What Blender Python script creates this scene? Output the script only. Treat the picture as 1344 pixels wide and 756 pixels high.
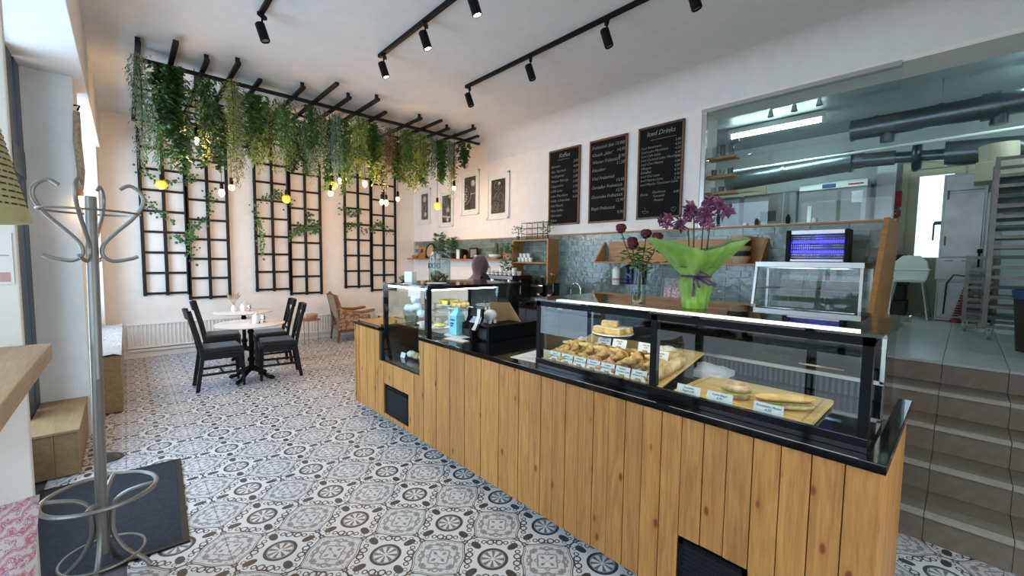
import bpy, bmesh, math, random
from mathutils import Vector, Matrix
for o in list(bpy.data.objects): bpy.data.objects.remove(o)
S=bpy.context.scene; C=S.collection; PI=math.pi; rnd=random.Random(7)
# ---------------------------------------------------------------- camera
F_PX=549.446; YAW,PITCH,ROLL=[math.radians(a) for a in (42.7112,-3.9031,0.6665)]
fw=Vector((math.sin(YAW)*math.cos(PITCH),math.cos(YAW)*math.cos(PITCH),math.sin(PITCH)))
r0=Vector((math.cos(YAW),-math.sin(YAW),0)); u0=r0.cross(fw)
rt=r0*math.cos(ROLL)+u0*math.sin(ROLL); up=u0*math.cos(ROLL)-r0*math.sin(ROLL)
cd=bpy.data.cameras.new('camera'); cam=bpy.data.objects.new('camera',cd); C.objects.link(cam)
cd.sensor_width=36; cd.lens=F_PX/1344*36; cd.clip_start=.05
M=Matrix((rt,up,-fw)).transposed().to_4x4(); M.translation=(0,0,1.6); cam.matrix_world=M; S.camera=cam
# ---------------------------------------------------------------- world, light, exposure
W=bpy.data.worlds.new('world'); S.world=W; W.use_nodes=True
bg=W.node_tree.nodes['Background']; bg.inputs[0].default_value=(.58,.78,1,1); bg.inputs[1].default_value=1.9
S.view_settings.view_transform='Standard'; S.view_settings.look='None'; S.view_settings.gamma=1; S.view_settings.exposure=0.02
S.cycles.transparent_max_bounces=40; S.cycles.max_bounces=12
def area(n,loc,rot,sx,sy,e,col):
    l=bpy.data.lights.new(n,'AREA'); l.shape='RECTANGLE'; l.size=sx; l.size_y=sy; l.energy=e; l.color=col
    o=bpy.data.objects.new(n,l); C.objects.link(o); o.location=loc; o.rotation_euler=rot; return o
def point(n,loc,e,col,r=.03,parent=None):
    l=bpy.data.lights.new(n,'POINT'); l.energy=e; l.color=col; l.shadow_soft_size=r
    o=bpy.data.objects.new(n,l); C.objects.link(o); o.location=loc
    if parent: o.parent=parent
    return o
def spot(n,loc,d,e,col,ang=80,parent=None,r=.03):
    l=bpy.data.lights.new(n,'SPOT'); l.energy=e; l.color=col; l.spot_size=math.radians(ang); l.spot_blend=.6; l.shadow_soft_size=r
    o=bpy.data.objects.new(n,l); C.objects.link(o); o.location=loc; o.rotation_euler=Vector(d).to_track_quat('-Z','Y').to_euler()
    if parent: o.parent=parent
    return o
HP=PI/2
SKY=(.56,.77,1)
area('daylight_window_1',(-.95,4.1,1.75),(0,-HP,0),2.5,2.2,110,SKY)      # daylight through the street windows
area('daylight_window_2',(-.95,7.1,1.85),(0,-HP,0),2.4,2.3,135,SKY)
area('daylight_door_1',(-.95,1.3,1.6),(0,-HP,0),2.6,2.4,40,(.8,.9,1))
area('daylight_window_3',(2.2,-1.95,1.8),(HP,0,0),4.4,2.6,85,(1,.93,.84))
# ---------------------------------------------------------------- materials
def newmat(n):
    m=bpy.data.materials.new(n); m.use_nodes=True; nt=m.node_tree; return m,nt,nt.nodes['Principled BSDF']
def nd(nt,t,**k):
    n=nt.nodes.new(t)
    for a,b in k.items():
        if a.startswith('i_'):
            key=a[2:]; key=int(key) if key.isdigit() else key.replace('_',' ')
            n.inputs[key].default_value=b
        else: setattr(n,a,b)
    return n
def ramp(nt,fac,stops,interp='LINEAR'):
    r=nt.nodes.new('ShaderNodeValToRGB'); r.color_ramp.interpolation=interp; e=r.color_ramp.elements
    while len(e)<len(stops): e.new(.5)
    for q,(p,c) in zip(e,stops): q.position=p; q.color=(*c,1)
    nt.links.new(fac,r.inputs[0]); return r.outputs[0]
def mat(n,col,rough=.5,metal=0,var=0,scale=8,bump=0,bscale=60,emit=None,estr=0,coat=0,sheen=0,spec=None,col2=None,alpha=None,trans=0):
    m,nt,p=newmat(n); L=nt.links.new
    p.inputs['Roughness'].default_value=rough; p.inputs['Metallic'].default_value=metal
    p.inputs['Base Color'].default_value=(*col,1)
    if coat: p.inputs['Coat Weight'].default_value=coat
    if sheen: p.inputs['Sheen Weight'].default_value=sheen
    if spec is not None: p.inputs['Specular IOR Level'].default_value=spec
    if trans: p.inputs['Transmission Weight'].default_value=trans
    tc=nd(nt,'ShaderNodeTexCoord')
    nz=nd(nt,'ShaderNodeTexNoise',i_Scale=scale,i_Detail=4.); L(tc.outputs['Object'],nz.inputs['Vector'])
    v=max(var,.03); c2=col2 or tuple(min(1,c*(1+v)) for c in col); c1=tuple(c*(1-v) for c in col)
    L(ramp(nt,nz.outputs[0],[(.3,c1),(.7,c2)]),p.inputs['Base Color'])
    if bump:
        b2=nd(nt,'ShaderNodeTexNoise',i_Scale=bscale,i_Detail=3.); L(tc.outputs['Object'],b2.inputs['Vector'])
        bp=nd(nt,'ShaderNodeBump',i_Strength=bump,i_Distance=.01); L(b2.outputs[0],bp.inputs['Height']); L(bp.outputs[0],p.inputs['Normal'])
    if emit: p.inputs['Emission Color'].default_value=(*emit,1); p.inputs['Emission Strength'].default_value=estr
    return m
def wood(n,c1,c2,axis=2,rough=.45,scale=1.0,knots=True,var=.12):
    m,nt,p=newmat(n); L=nt.links.new; tc=nd(nt,'ShaderNodeTexCoord'); oi=nd(nt,'ShaderNodeObjectInfo')
    of=nd(nt,'ShaderNodeVectorMath',operation='SCALE',i_Scale=37.); cmb=nd(nt,'ShaderNodeCombineXYZ')
    for i in range(3): L(oi.outputs['Random'],cmb.inputs[i])
    L(cmb.outputs[0],of.inputs[0]); ad=nd(nt,'ShaderNodeVectorMath',operation='ADD'); L(tc.outputs['Object'],ad.inputs[0]); L(of.outputs[0],ad.inputs[1])
    sc=[14*scale]*3; sc[axis]=1.1*scale; mp=nd(nt,'ShaderNodeMapping'); mp.inputs['Scale'].default_value=sc; L(ad.outputs[0],mp.inputs['Vector'])
    nz=nd(nt,'ShaderNodeTexNoise',i_Scale=1.6,i_Detail=5.,i_Distortion=1.4); L(mp.outputs[0],nz.inputs['Vector'])
    col=ramp(nt,nz.outputs[0],[(.28,c1),(.5,tuple((a+b)/2 for a,b in zip(c1,c2))),(.72,c2)])
    fine=nd(nt,'ShaderNodeTexNoise',i_Scale=9.,i_Detail=3.); L(mp.outputs[0],fine.inputs['Vector'])
    mx=nd(nt,'ShaderNodeMix',data_type='RGBA',blend_type='MULTIPLY',i_0=.5); L(col,mx.inputs[6]); L(ramp(nt,fine.outputs[0],[(.35,(.72,.68,.62)),(.6,(1,1,1))]),mx.inputs[7]); out=mx.outputs[2]
    if knots:
        s2=[10*scale]*3; s2[axis]=4.6*scale; m2=nd(nt,'ShaderNodeMapping'); m2.inputs['Scale'].default_value=s2; L(ad.outputs[0],m2.inputs['Vector'])
        vo=nd(nt,'ShaderNodeTexVoronoi',i_Scale=1.); L(m2.outputs[0],vo.inputs['Vector'])
        k=nd(nt,'ShaderNodeMix',data_type='RGBA',blend_type='MULTIPLY',i_0=1.); L(out,k.inputs[6]); L(ramp(nt,vo.outputs['Distance'],[(0,(.22,.12,.06)),(.08,(.5,.30,.16)),(.13,(1,.90,.80)),(.26,(1,1,1))]),k.inputs[7]); out=k.outputs[2]
    hs=nd(nt,'ShaderNodeHueSaturation'); mr=nd(nt,'ShaderNodeMapRange'); mr.inputs['To Min'].default_value=1-var; mr.inputs['To Max'].default_value=1+var
    L(oi.outputs['Random'],mr.inputs['Value']); L(mr.outputs[0],hs.inputs['Value']); L(out,hs.inputs['Color']); L(hs.outputs[0],p.inputs['Base Color'])
    bp=nd(nt,'ShaderNodeBump',i_Strength=.25,i_Distance=.004); L(fine.outputs[0],bp.inputs['Height']); L(bp.outputs[0],p.inputs['Normal'])
    p.inputs['Roughness'].default_value=rough; return m
def glass(n,tint=(.93,.98,.96),rough=.0,refl=1.0):
    m=bpy.data.materials.new(n); m.use_nodes=True; nt=m.node_tree; nt.nodes.clear(); L=nt.links.new
    o=nd(nt,'ShaderNodeOutputMaterial'); t=nd(nt,'ShaderNodeBsdfTransparent'); t.inputs[0].default_value=(*tint,1)
    g=nd(nt,'ShaderNodeBsdfGlossy',i_Roughness=rough); g.inputs[0].default_value=(refl,refl,refl,1)
    f=nd(nt,'ShaderNodeFresnel',i_IOR=1.5); ge=nd(nt,'ShaderNodeNewGeometry'); mu=nd(nt,'ShaderNodeMath',operation='SUBTRACT'); mu.use_clamp=True; L(f.outputs[0],mu.inputs[0]); L(ge.outputs['Backfacing'],mu.inputs[1])
    x=nd(nt,'ShaderNodeMixShader'); L(mu.outputs[0],x.inputs[0]); L(t.outputs[0],x.inputs[1]); L(g.outputs[0],x.inputs[2]); L(x.outputs[0],o.inputs[0]); return m
class E:                                                                  # tiny expression -> math nodes compiler
    nt=None
    def __init__(s,o): s.o=o
    @staticmethod
    def op(k,*a,clamp=False):
        n=E.nt.nodes.new('ShaderNodeMath'); n.operation=k; n.use_clamp=clamp
        for i,q in enumerate(a):
            if isinstance(q,E): E.nt.links.new(q.o,n.inputs[i])
            else: n.inputs[i].default_value=q
        return E(n.outputs[0])
    def __add__(s,b): return E.op('ADD',s,b)
    def __sub__(s,b): return E.op('SUBTRACT',s,b)
    def __rsub__(s,b): return E.op('SUBTRACT',b,s)
    def __mul__(s,b): return E.op('MULTIPLY',s,b)
    __radd__=__add__; __rmul__=__mul__
    def lt(s,b): return E.op('LESS_THAN',s,b)
    def gt(s,b): return E.op('GREATER_THAN',s,b)
    def abs(s): return E.op('ABSOLUTE',s)
def emax(*a):
    r=a[0]
    for q in a[1:]: r=E.op('MAXIMUM',r,q)
    return r
def emin(a,b): return E.op('MINIMUM',a,b)
def length(x,y): return E.op('SQRT',x*x+y*y)
def near(d,w): return d.abs().lt(w)
def tile_mat():
    m,nt,p=newmat('printed_cement_tile'); E.nt=nt; L=nt.links.new; H=.2065
    tc=nd(nt,'ShaderNodeTexCoord'); sp=nd(nt,'ShaderNodeSeparateXYZ'); L(tc.outputs['Object'],sp.inputs[0])
    X=E(sp.outputs[0])*(1/H); Y=E(sp.outputs[1])*(1/H)
    u,v=X.abs(),Y.abs(); a,b=E.op('MAXIMUM',u,v),E.op('MINIMUM',u,v)      # folded to one eighth
    r=length(u,v); th=E.op('ARCTAN2',v,u); c4=E.op('COSINE',th*4); c8=E.op('COSINE',th*8)
    rb=.86+c4*.13                                                        # scalloped outline: 1 on axes, .73 on diagonals
    dark=emax(near(r-.36,.042), near(r-rb,.016), near(r-(rb+.055),.009)*r.gt(.6),
              (length((a-.70)*.62,b)).lt(.105)*(b-(1.02-a)*.42).lt(0)*a.gt(.52), near(length(a-.53,b-.36)-.085,.02), near(length(a-.66,b-.235)-.06,.016))
    da,db=a-.47,b-.47
    dark=emax(dark, near(length(da,db)-.055,.018)*r.gt(.43))
    mid=emax(c8.gt(.15)*r.lt(.29)*r.gt(.05), near(r-.30,.008), near(length(a-.82,b-.12)-.05,.014))
    # florets beside the edge midpoints
    fx,fy=a-.985,b-.165; fr=length(fx,fy); ft=E.op('COSINE',E.op('ARCTAN2',fy,fx)*4+PI)
    dark=emax(dark, fr.lt(.085)*ft.gt(.1)*fr.gt(.012))
    # pale arabesque around tile corners
    p1,q1=1-u,1-v; P,Q=emax(p1,q1),emin(p1,q1); s=P+Q; pr=length(P,Q)
    pale=emax(near(s-.36,.03)*P.lt(.34), near(s-.62,.028)*Q.gt(.09), length((P-.17)*.9,Q).lt(.05)*1, length((P-.50),(Q-.05)*1.6).lt(.085), length(P-.62,Q-.16).lt(.045), near(length(P-.33,Q-.33)-.07,.022), length(P-.44,Q-.24).lt(.05), near(length(P-.2,Q-.2)-.05,.018))
    pale=pale*r.gt(.9+c4*.13)*(r-(rb+.1)).gt(0)
    nz=nd(nt,'ShaderNodeTexNoise',i_Scale=30.,i_Detail=4.); L(tc.outputs['Object'],nz.inputs['Vector'])
    def mix(fac,c,prev):
        n=nd(nt,'ShaderNodeMix',data_type='RGBA'); L(fac.o,n.inputs[0]); n.inputs[7].default_value=(*c,1); L(prev,n.inputs[6]); return n.outputs[2]
    base=ramp(nt,nz.outputs[0],[(.3,(.58,.59,.61)),(.7,(.67,.68,.69))])
    inside=(r-rb).lt(0)
    c=mix(inside*.75,(.72,.72,.72),base); c=mix(pale,(.27,.265,.275),c); c=mix(mid,(.16,.165,.17),c); c=mix(dark,(.045,.05,.055),c)
    L(c,p.inputs['Base Color']); p.inputs['Roughness'].default_value=.38
    return m
def chk_img(): pass
MT={}
def mm(k,*a,**q): MT[k]=mat(k,*a,**q); return MT[k]
mm('plaster',(.80,.77,.735),.9,var=.02,bump=.25,bscale=90)
mm('ceiling_paint',(.73,.715,.70),.95,var=.02,bump=.15,bscale=60)
mm('white_paint',(.80,.80,.79),.5); mm('white_enamel',(.82,.82,.80),.3)
mm('black_wood',(.008,.008,.009),.5,var=.2,spec=.3); mm('black_metal',(.006,.006,.007),.5,spec=.12)
mm('black_gloss',(.006,.006,.007),.06,spec=.6); mm('black_matte',(.01,.01,.011),.55)
mm('black_cloth',(.012,.013,.015),.9,sheen=.3,bump=.4,bscale=120)
mm('steel',(.42,.41,.40),.3,metal=1,var=.05); mm('silver_paint',(.27,.265,.25),.42,metal=.7,var=.06)
mm('stainless',(.36,.36,.35),.35,metal=.9,var=.15,scale=4); mm('rack_metal',(.20,.19,.175),.4,metal=.8,var=.2); mm('chrome',(.8,.8,.8),.08,metal=1)
mm('alu',(.55,.54,.52),.35,metal=.8); mm('duct',(.16,.20,.22),.3,metal=.85,var=.1); mm('dark_steel',(.07,.08,.085),.35,metal=.7)
mm('window_frame',(.014,.030,.050),.4); mm('mat_rubber',(.018,.022,.030),.95,var=.35,scale=40,bump=.5,bscale=150)
mm('marble',(.78,.77,.76),.18,var=.06,scale=3); mm('porcelain',(.85,.84,.82),.2); mm('paper',(.80,.80,.78),.8)
mm('paper_blue',(.62,.67,.74),.6); mm('ink',(.02,.02,.03),.8); mm('chalk',(.25,.25,.23),.95); mm('chalkboard',(.010,.010,.010),.9,var=.3,scale=3,spec=.15)
mm('cardboard',(.42,.27,.13),.8); mm('terracotta',(.35,.14,.07),.8); mm('hijab',(.12,.055,.062),.9,sheen=.4,bump=.3,bscale=200,var=.15)
mm('skin',(.52,.31,.22),.55); mm('dark_cloth',(.02,.02,.025),.9); mm('velvet',(.24,.12,.045),.85,sheen=.4,var=.2)
mm('led',(.9,.9,.85),.5,emit=(1,.90,.72),estr=9); mm('led_cool',(.9,.95,1),.5,emit=(.80,.95,1),estr=16)
mm('tube',(.9,1,1),.5,emit=(.78,1,1),estr=28); mm('uv',(.1,.1,1),.5,emit=(.05,.04,1),estr=2.6); mm('spot_glow',(1,1,1),.5,emit=(1,.95,.85),estr=30)
mm('bulb_glow',(1,.8,.5),.3,emit=(1,.66,.28),estr=3.6); mm('wire_yellow',(.75,.62,.02),.4,emit=None); mm('filament_yellow',(1,.9,.2),.3,emit=(1,.75,.08),estr=1.3)
mm('croissant',(.60,.27,.05),.4,var=.4,scale=32,col2=(.85,.60,.24),bump=.4); mm('pastry_pink',(.62,.20,.12),.45,var=.3,scale=30,col2=(.82,.55,.3)); mm('dough',(.72,.44,.14),.6,var=.25,scale=20,bump=.3)
mm('bread',(.55,.29,.09),.65,var=.35,scale=22,col2=(.80,.62,.38),bump=.5); mm('choco',(.10,.04,.02),.5,var=.4,scale=40,col2=(.5,.28,.12)); mm('sugar',(.85,.82,.76),.9,var=.2,scale=40,col2=(.9,.88,.84))
mm('cheese',(.85,.62,.15),.5); mm('lettuce',(.22,.36,.06),.6); mm('ham',(.65,.25,.2),.5); mm('lemon_cake',(.85,.66,.14),.7,var=.2,scale=30)
mm('cream',(.80,.78,.70),.5); mm('blue_can',(.22,.62,.72),.45); mm('wax_green',(.12,.25,.022),.45,var=.25,scale=6,sheen=.2,bump=.15,bscale=25)
mm('purple_ribbon',(.06,.015,.10),.45); mm('orchid',(.10,.012,.05),.6,var=.4,scale=40,col2=(.27,.08,.17)); mm('rose',(.09,.004,.010),.7,var=.4,scale=40)
mm('leaf',(.10,.21,.045),.55,var=.4,scale=6); mm('leaf_dark',(.048,.11,.022),.5,var=.5,scale=5); mm('leaf_grey',(.22,.29,.20),.7,var=.3,scale=6); mm('leaf_olive',(.24,.30,.05),.6,var=.4,scale=5)
mm('leaf_pale',(.42,.48,.28),.6,var=.35,scale=7,col2=(.5,.52,.38)); mm('leaf_rust',(.26,.15,.06),.7,var=.4,scale=7); mm('stem',(.07,.08,.03),.8); mm('cactus',(.06,.12,.04),.7,bump=.6,bscale=80)
mm('soil',(.03,.02,.015),.95); mm('rope',(.34,.24,.14),.9,bump=.8,bscale=60,var=.3,scale=40); mm('blue_plastic',(.02,.06,.22),.5); mm('brown_bin',(.035,.02,.018),.6)
mm('red',(.42,.02,.02),.6); mm('red_hose',(.30,.01,.015),.45); mm('taupe_tile',(.20,.165,.135),.35,var=.12,scale=20); mm('taupe_light',(.40,.37,.33),.35,var=.1,scale=20); mm('pale_tile',(.40,.44,.43),.28,var=.08,scale=12)
mm('grout_light',(.36,.39,.36),.8); mm('concrete',(.28,.28,.27),.8); mm('grout_dark',(.10,.10,.105),.8); mm('kitchen_wall',(.40,.44,.43),.6,var=.03); mm('kitchen_ceiling',(.36,.41,.42),.4); mm('cream_paint',(.52,.47,.34),.6)
mm('basket',(.45,.32,.18),.8,bump=.6,bscale=90); mm('shade_paper',(.42,.40,.20),.85,var=.1); mm('poster_pink',(.55,.33,.34),.7); mm('tinted',(.22,.22,.21),.4)
mm('print_dark',(.035,.030,.028),.35,var=.5,scale=14,col2=(.10,.09,.085)); mm('print_light',(.55,.53,.50),.4,var=.25,scale=25); mm('print_grey',(.22,.21,.20),.4,var=.5,scale=30)
mm('asphalt',(.10,.10,.11),.9); mm('facade',(.45,.44,.42),.9); mm('dark_green',(.02,.06,.03),.7); mm('pink_print',(.55,.15,.2),.6,var=.6,scale=60,col2=(.8,.7,.68))
MT['pine']=wood('pine_planks',(.37,.155,.034),(.59,.295,.080)); MT['plywood']=wood('plywood',(.24,.155,.07),(.34,.23,.11),axis=1,knots=False,scale=.8)
MT['oak']=wood('oak_top',(.40,.26,.14),(.52,.36,.21),axis=1,knots=False); MT['oak_dark']=wood('brown_board',(.30,.13,.035),(.46,.23,.07),axis=1,knots=False,scale=.8)
MT['bamboo']=wood('bamboo_board',(.66,.42,.14),(.82,.60,.26),axis=1,knots=False,scale=1.3,var=.03); MT['walnut']=wood('walnut_frame',(.10,.045,.02),(.18,.085,.04),axis=2,knots=False)
MT['board_v']=wood('brown_board_upright',(.30,.13,.035),(.46,.23,.07),axis=2,knots=False,scale=.8)
MT['glass']=glass('clear_glass',(.975,.99,.985)); MT['glass_case']=glass('case_glass',(.95,.985,.975)); MT['glass_grey']=glass('kitchen_glass',(.93,.96,.96)); MT['glass_top']=glass('dark_glass',(.62,.68,.67)); MT['glass_jar']=glass('jar_glass',(.80,.86,.86))
MT['mirror_dark']=glass('rear_door_glass',(.40,.42,.38),refl=.35)
MT['tile']=tile_mat()
def glaze():
    m,nt,p=newmat('green_glazed_tile'); L=nt.links.new; tc=nd(nt,'ShaderNodeTexCoord'); oi=nd(nt,'ShaderNodeObjectInfo'); cb=nd(nt,'ShaderNodeCombineXYZ')
    for i in range(3): L(oi.outputs['Random'],cb.inputs[i])
    s=nd(nt,'ShaderNodeVectorMath',operation='SCALE',i_Scale=23.); L(cb.outputs[0],s.inputs[0]); a=nd(nt,'ShaderNodeVectorMath',operation='ADD'); L(tc.outputs['Object'],a.inputs[0]); L(s.outputs[0],a.inputs[1])
    n1=nd(nt,'ShaderNodeTexNoise',i_Scale=9.,i_Detail=3.); L(a.outputs[0],n1.inputs['Vector']); n2=nd(nt,'ShaderNodeTexNoise',i_Scale=16.,i_Detail=1.); L(a.outputs[0],n2.inputs['Vector'])
    hs=nd(nt,'ShaderNodeHueSaturation'); mr=nd(nt,'ShaderNodeMapRange'); mr.inputs['To Min'].default_value=.82; mr.inputs['To Max'].default_value=1.18; L(oi.outputs['Random'],mr.inputs['Value']); L(mr.outputs[0],hs.inputs['Value'])
    L(ramp(nt,n1.outputs[0],[(.3,(.10,.15,.132)),(.7,(.18,.245,.215))]),hs.inputs['Color']); L(hs.outputs[0],p.inputs['Base Color'])
    bp=nd(nt,'ShaderNodeBump',i_Strength=.28,i_Distance=.01); L(n2.outputs[0],bp.inputs['Height']); L(bp.outputs[0],p.inputs['Normal']); p.inputs['Roughness'].default_value=.16; return m
MT['glaze']=glaze()
def fabric(n,cols,sc=30,kind='wave'):
    m,nt,p=newmat(n); L=nt.links.new; tc=nd(nt,'ShaderNodeTexCoord')
    if kind=='wave':
        w=nd(nt,'ShaderNodeTexWave',wave_type='BANDS',bands_direction='DIAGONAL',i_Scale=sc,i_Distortion=9.,i_Detail=2.,i_Detail_Scale=2.5); o=w.outputs[0]
    else:
        w=nd(nt,'ShaderNodeTexVoronoi',i_Scale=sc); o=w.outputs['Distance']
    L(tc.outputs['Object'],w.inputs['Vector']); L(ramp(nt,o,cols,'CONSTANT'),p.inputs['Base Color']); p.inputs['Roughness'].default_value=.9; return m
MT['pillow']=fabric('aztec_fabric',[(0,(.70,.64,.66)),(.25,(.55,.12,.25)),(.4,(.75,.70,.72)),(.55,(.22,.10,.32)),(.68,(.72,.66,.68)),(.85,(.60,.20,.26))],13)
MT['runner']=fabric('quilt_fabric',[(0,(.42,.39,.37)),(.45,(.50,.48,.46)),(.8,(.20,.17,.17)),(.88,(.46,.43,.41))],3)
MT['floral']=fabric('floral_tapestry',[(0,(.34,.16,.10)),(.12,(.55,.40,.26)),(.2,(.22,.10,.07)),(.33,(.42,.27,.17)),(.55,(.20,.11,.06))],16,'v')
# ---------------------------------------------------------------- mesh helpers
class MB:
    def __init__(s): s.v=[]; s.f=[]
    def add(s,v,f):
        k=len(s.v); s.v+=[tuple(q) for q in v]; s.f+=[tuple(i+k for i in q) for q in f]; return s
    def box(s,x0,x1,y0,y1,z0,z1,M=None):
        v=[Vector(q) for q in ((x0,y0,z0),(x1,y0,z0),(x1,y1,z0),(x0,y1,z0),(x0,y0,z1),(x1,y0,z1),(x1,y1,z1),(x0,y1,z1))]
        if M: v=[M@q for q in v]
        return s.add(v,[(0,3,2,1),(4,5,6,7),(0,1,5,4),(1,2,6,5),(2,3,7,6),(3,0,4,7)])
    def bar(s,p0,p1,w,h,upv=(0,0,1)):
        p0,p1=Vector(p0),Vector(p1); d=(p1-p0).normalized(); x=d.cross(Vector(upv))
        if x.length<1e-4: x=d.cross(Vector((1,0,0)))
        x.normalize(); y=x.cross(d); v=[]
        for p in (p0,p1):
            for a,b in ((-1,-1),(1,-1),(1,1),(-1,1)): v.append(p+x*a*w/2+y*b*h/2)
        return s.add(v,[(0,1,2,3),(7,6,5,4),(0,4,5,1),(1,5,6,2),(2,6,7,3),(3,7,4,0)])
    def tube(s,pts,r,n=10,closed=False):
        pts=[Vector(p) for p in pts]; m=len(pts); rr=r if isinstance(r,(list,tuple)) else [r]*m; v=[]; px=None
        for i,p in enumerate(pts):
            a=pts[i-1] if (i>0 or closed) else p; b=pts[(i+1)%m] if (i<m-1 or closed) else p; t=(b-a).normalized()
            x=px-t*px.dot(t) if px else t.cross(Vector((0,0,1)))
            if x.length<1e-3: x=t.cross(Vector((1,0,0)))
            x.normalize(); px=x; y=t.cross(x)
            for k in range(n): an=2*PI*k/n; v.append(p+(x*math.cos(an)+y*math.sin(an))*rr[i])
        f=[(i*n+k,i*n+(k+1)%n,((i+1)%m)*n+(k+1)%n,((i+1)%m)*n+k) for i in range(m if closed else m-1) for k in range(n)]
        if not closed: f+=[tuple(range(n-1,-1,-1)),tuple((m-1)*n+k for k in range(n))]
        return s.add(v,f)
    def lathe(s,prof,c=(0,0,0),n=24,M=None,cap=True,sq=1):
        v=[];c=Vector(c)
        for r,z in prof:
            for k in range(n):
                an=2*PI*k/n; q=Vector((r*math.cos(an),r*math.sin(an)*sq,z)); v.append((M@q if M else q)+c)
        m=len(prof); f=[(i*n+k,i*n+(k+1)%n,(i+1)*n+(k+1)%n,(i+1)*n+k) for i in range(m-1) for k in range(n)]
        if cap: f+=[tuple(range(n-1,-1,-1)),tuple((m-1)*n+k for k in range(n))]
        return s.add(v,f)
    def ball(s,c,r,sc=(1,1,1),n=14,m=8,M=None,cut=0,wob=0):
        v=[];c=Vector(c)
        for i in range(m+1):
            t=PI*(cut+(1-cut)*i/m) if cut else PI*i/m
            for k in range(n):
                an=2*PI*k/n; w=1+wob*math.sin(3*an+5*t); q=Vector((math.sin(t)*math.cos(an)*sc[0],math.sin(t)*math.sin(an)*sc[1],math.cos(t)*sc[2]))*r*w; v.append((M@q if M else q)+c)
        return s.add(v,[(i*n+k,(i+1)*n+k,(i+1)*n+(k+1)%n,i*n+(k+1)%n) for i in range(m) for k in range(n)])
    def prism(s,poly,lo,hi,ax='y'):
        def P(a,b,c): return {'x':(c,a,b),'y':(a,c,b),'z':(a,b,c)}[ax]
        n=len(poly); v=[P(a,b,lo) for a,b in poly]+[P(a,b,hi) for a,b in poly]
        return s.add(v,[tuple(range(n-1,-1,-1)),tuple(range(n,2*n))]+[(i,(i+1)%n,n+(i+1)%n,n+i) for i in range(n)])
    def mesh(s,name,smooth=False):
        me=bpy.data.meshes.new(name); me.from_pydata(s.v,[],s.f); bm=bmesh.new(); bm.from_mesh(me)
        bmesh.ops.remove_doubles(bm,verts=bm.verts,dist=1e-6); bmesh.ops.recalc_face_normals(bm,faces=bm.faces); bm.to_mesh(me); bm.free()
        if smooth:
            me.polygons.foreach_set('use_smooth',[True]*len(me.polygons)); me.set_sharp_from_angle(angle=math.radians(40))
        return me
    def build(s,name,m,parent=None,smooth=False,bevel=0,loc=None,rot=None,kind=None,label=None):
        me=s.mesh(name,smooth); me.materials.append(MT[m] if isinstance(m,str) else m); o=bpy.data.objects.new(name,me); C.objects.link(o)
        if parent: o.parent=parent
        if loc is not None: o.location=loc
        if rot is not None: o.rotation_euler=rot
        if bevel:
            b=o.modifiers.new('bevel','BEVEL'); b.width=bevel; b.segments=2; b.limit_method='ANGLE'
        if kind: o['kind']=kind
        if label: o['label']=label
        return o
def inst(src,name,parent,loc,rot=None,m=None):
    o=bpy.data.objects.new(name,src if isinstance(src,bpy.types.Mesh) else src.data); C.objects.link(o); o.parent=parent; o.location=loc
    if rot: o.rotation_euler=rot
    return o
def T(name,label,cat,loc=(0,0,0),rz=0,group=None):
    o=bpy.data.objects.new(name,None); C.objects.link(o); o.location=loc; o.rotation_euler=(0,0,rz); o.empty_display_size=.05; o['label']=label; o['category']=cat
    if group: o['group']=group
    return o
def tag(o,label,cat,group=None):
    o['label']=label; o['category']=cat
    if group: o['group']=group
    return o
def dup(o,parent=None,**k):
    c=o.copy(); C.objects.link(c)
    if parent: c.parent=parent
    for ch in list(o.children): dup(ch,c)
    for a,b in k.items():
        if a in('loc','rz'): continue
        c[a]=b
    if 'loc' in k: c.location=k['loc']
    if 'rz' in k: c.rotation_euler[2]=k['rz']
    return c
def struct(o): o['kind']='structure'; return o
def text(name,body,size,m,parent,M,align='LEFT',shear=.25,sp=1.0,thick=.0004,bold=.0):
    cu=bpy.data.curves.new(name,'FONT'); cu.body=body; cu.size=size; cu.shear=shear; cu.align_x=align; cu.space_line=sp; cu.extrude=thick; cu.resolution_u=2; cu.offset=bold
    t=bpy.data.objects.new(name,cu); C.objects.link(t); bpy.context.view_layer.update()
    me=bpy.data.meshes.new_from_object(t.evaluated_get(bpy.context.evaluated_depsgraph_get())); bpy.data.objects.remove(t)
    me.materials.clear(); me.materials.append(MT[m]); o=bpy.data.objects.new(name,me); C.objects.link(o)
    if parent: o.parent=parent
    o.matrix_local=M; return o
def facing(x,y,z,tilt=0):      # matrix for flat print facing -X (reads left to right toward -Y)
    return Matrix.Translation((x,y,z))@Matrix(((0,0,-1),(-1,0,0),(0,1,0))).to_4x4()@Matrix.Rotation(tilt,4,'X')
# ================================================================ SETTING
XW=4.91; YF=8.66; HC=3.69
fl=struct(MB().box(-1.2,5.4,-2,8.9,-.12,-.010).build('floor','grout_dark'))
tm=MB().box(-.2045,.2045,-.2045,.2045,-.012,0).mesh('floor_tile'); tm.materials.append(MT['tile'])
for i in range(-3,11):
    for j in range(-6,17):
        x,y=.975+i*.4115,2.04+j*.4115
        if (x<2.0 and (x>-.1 or y>3)) or (y<.4 and x<3.6 and y>-1.2 ) or (y>4.4 and x<4.6 and y<8.7): inst(tm,'floor_tile',fl,(x,y,0))
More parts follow.
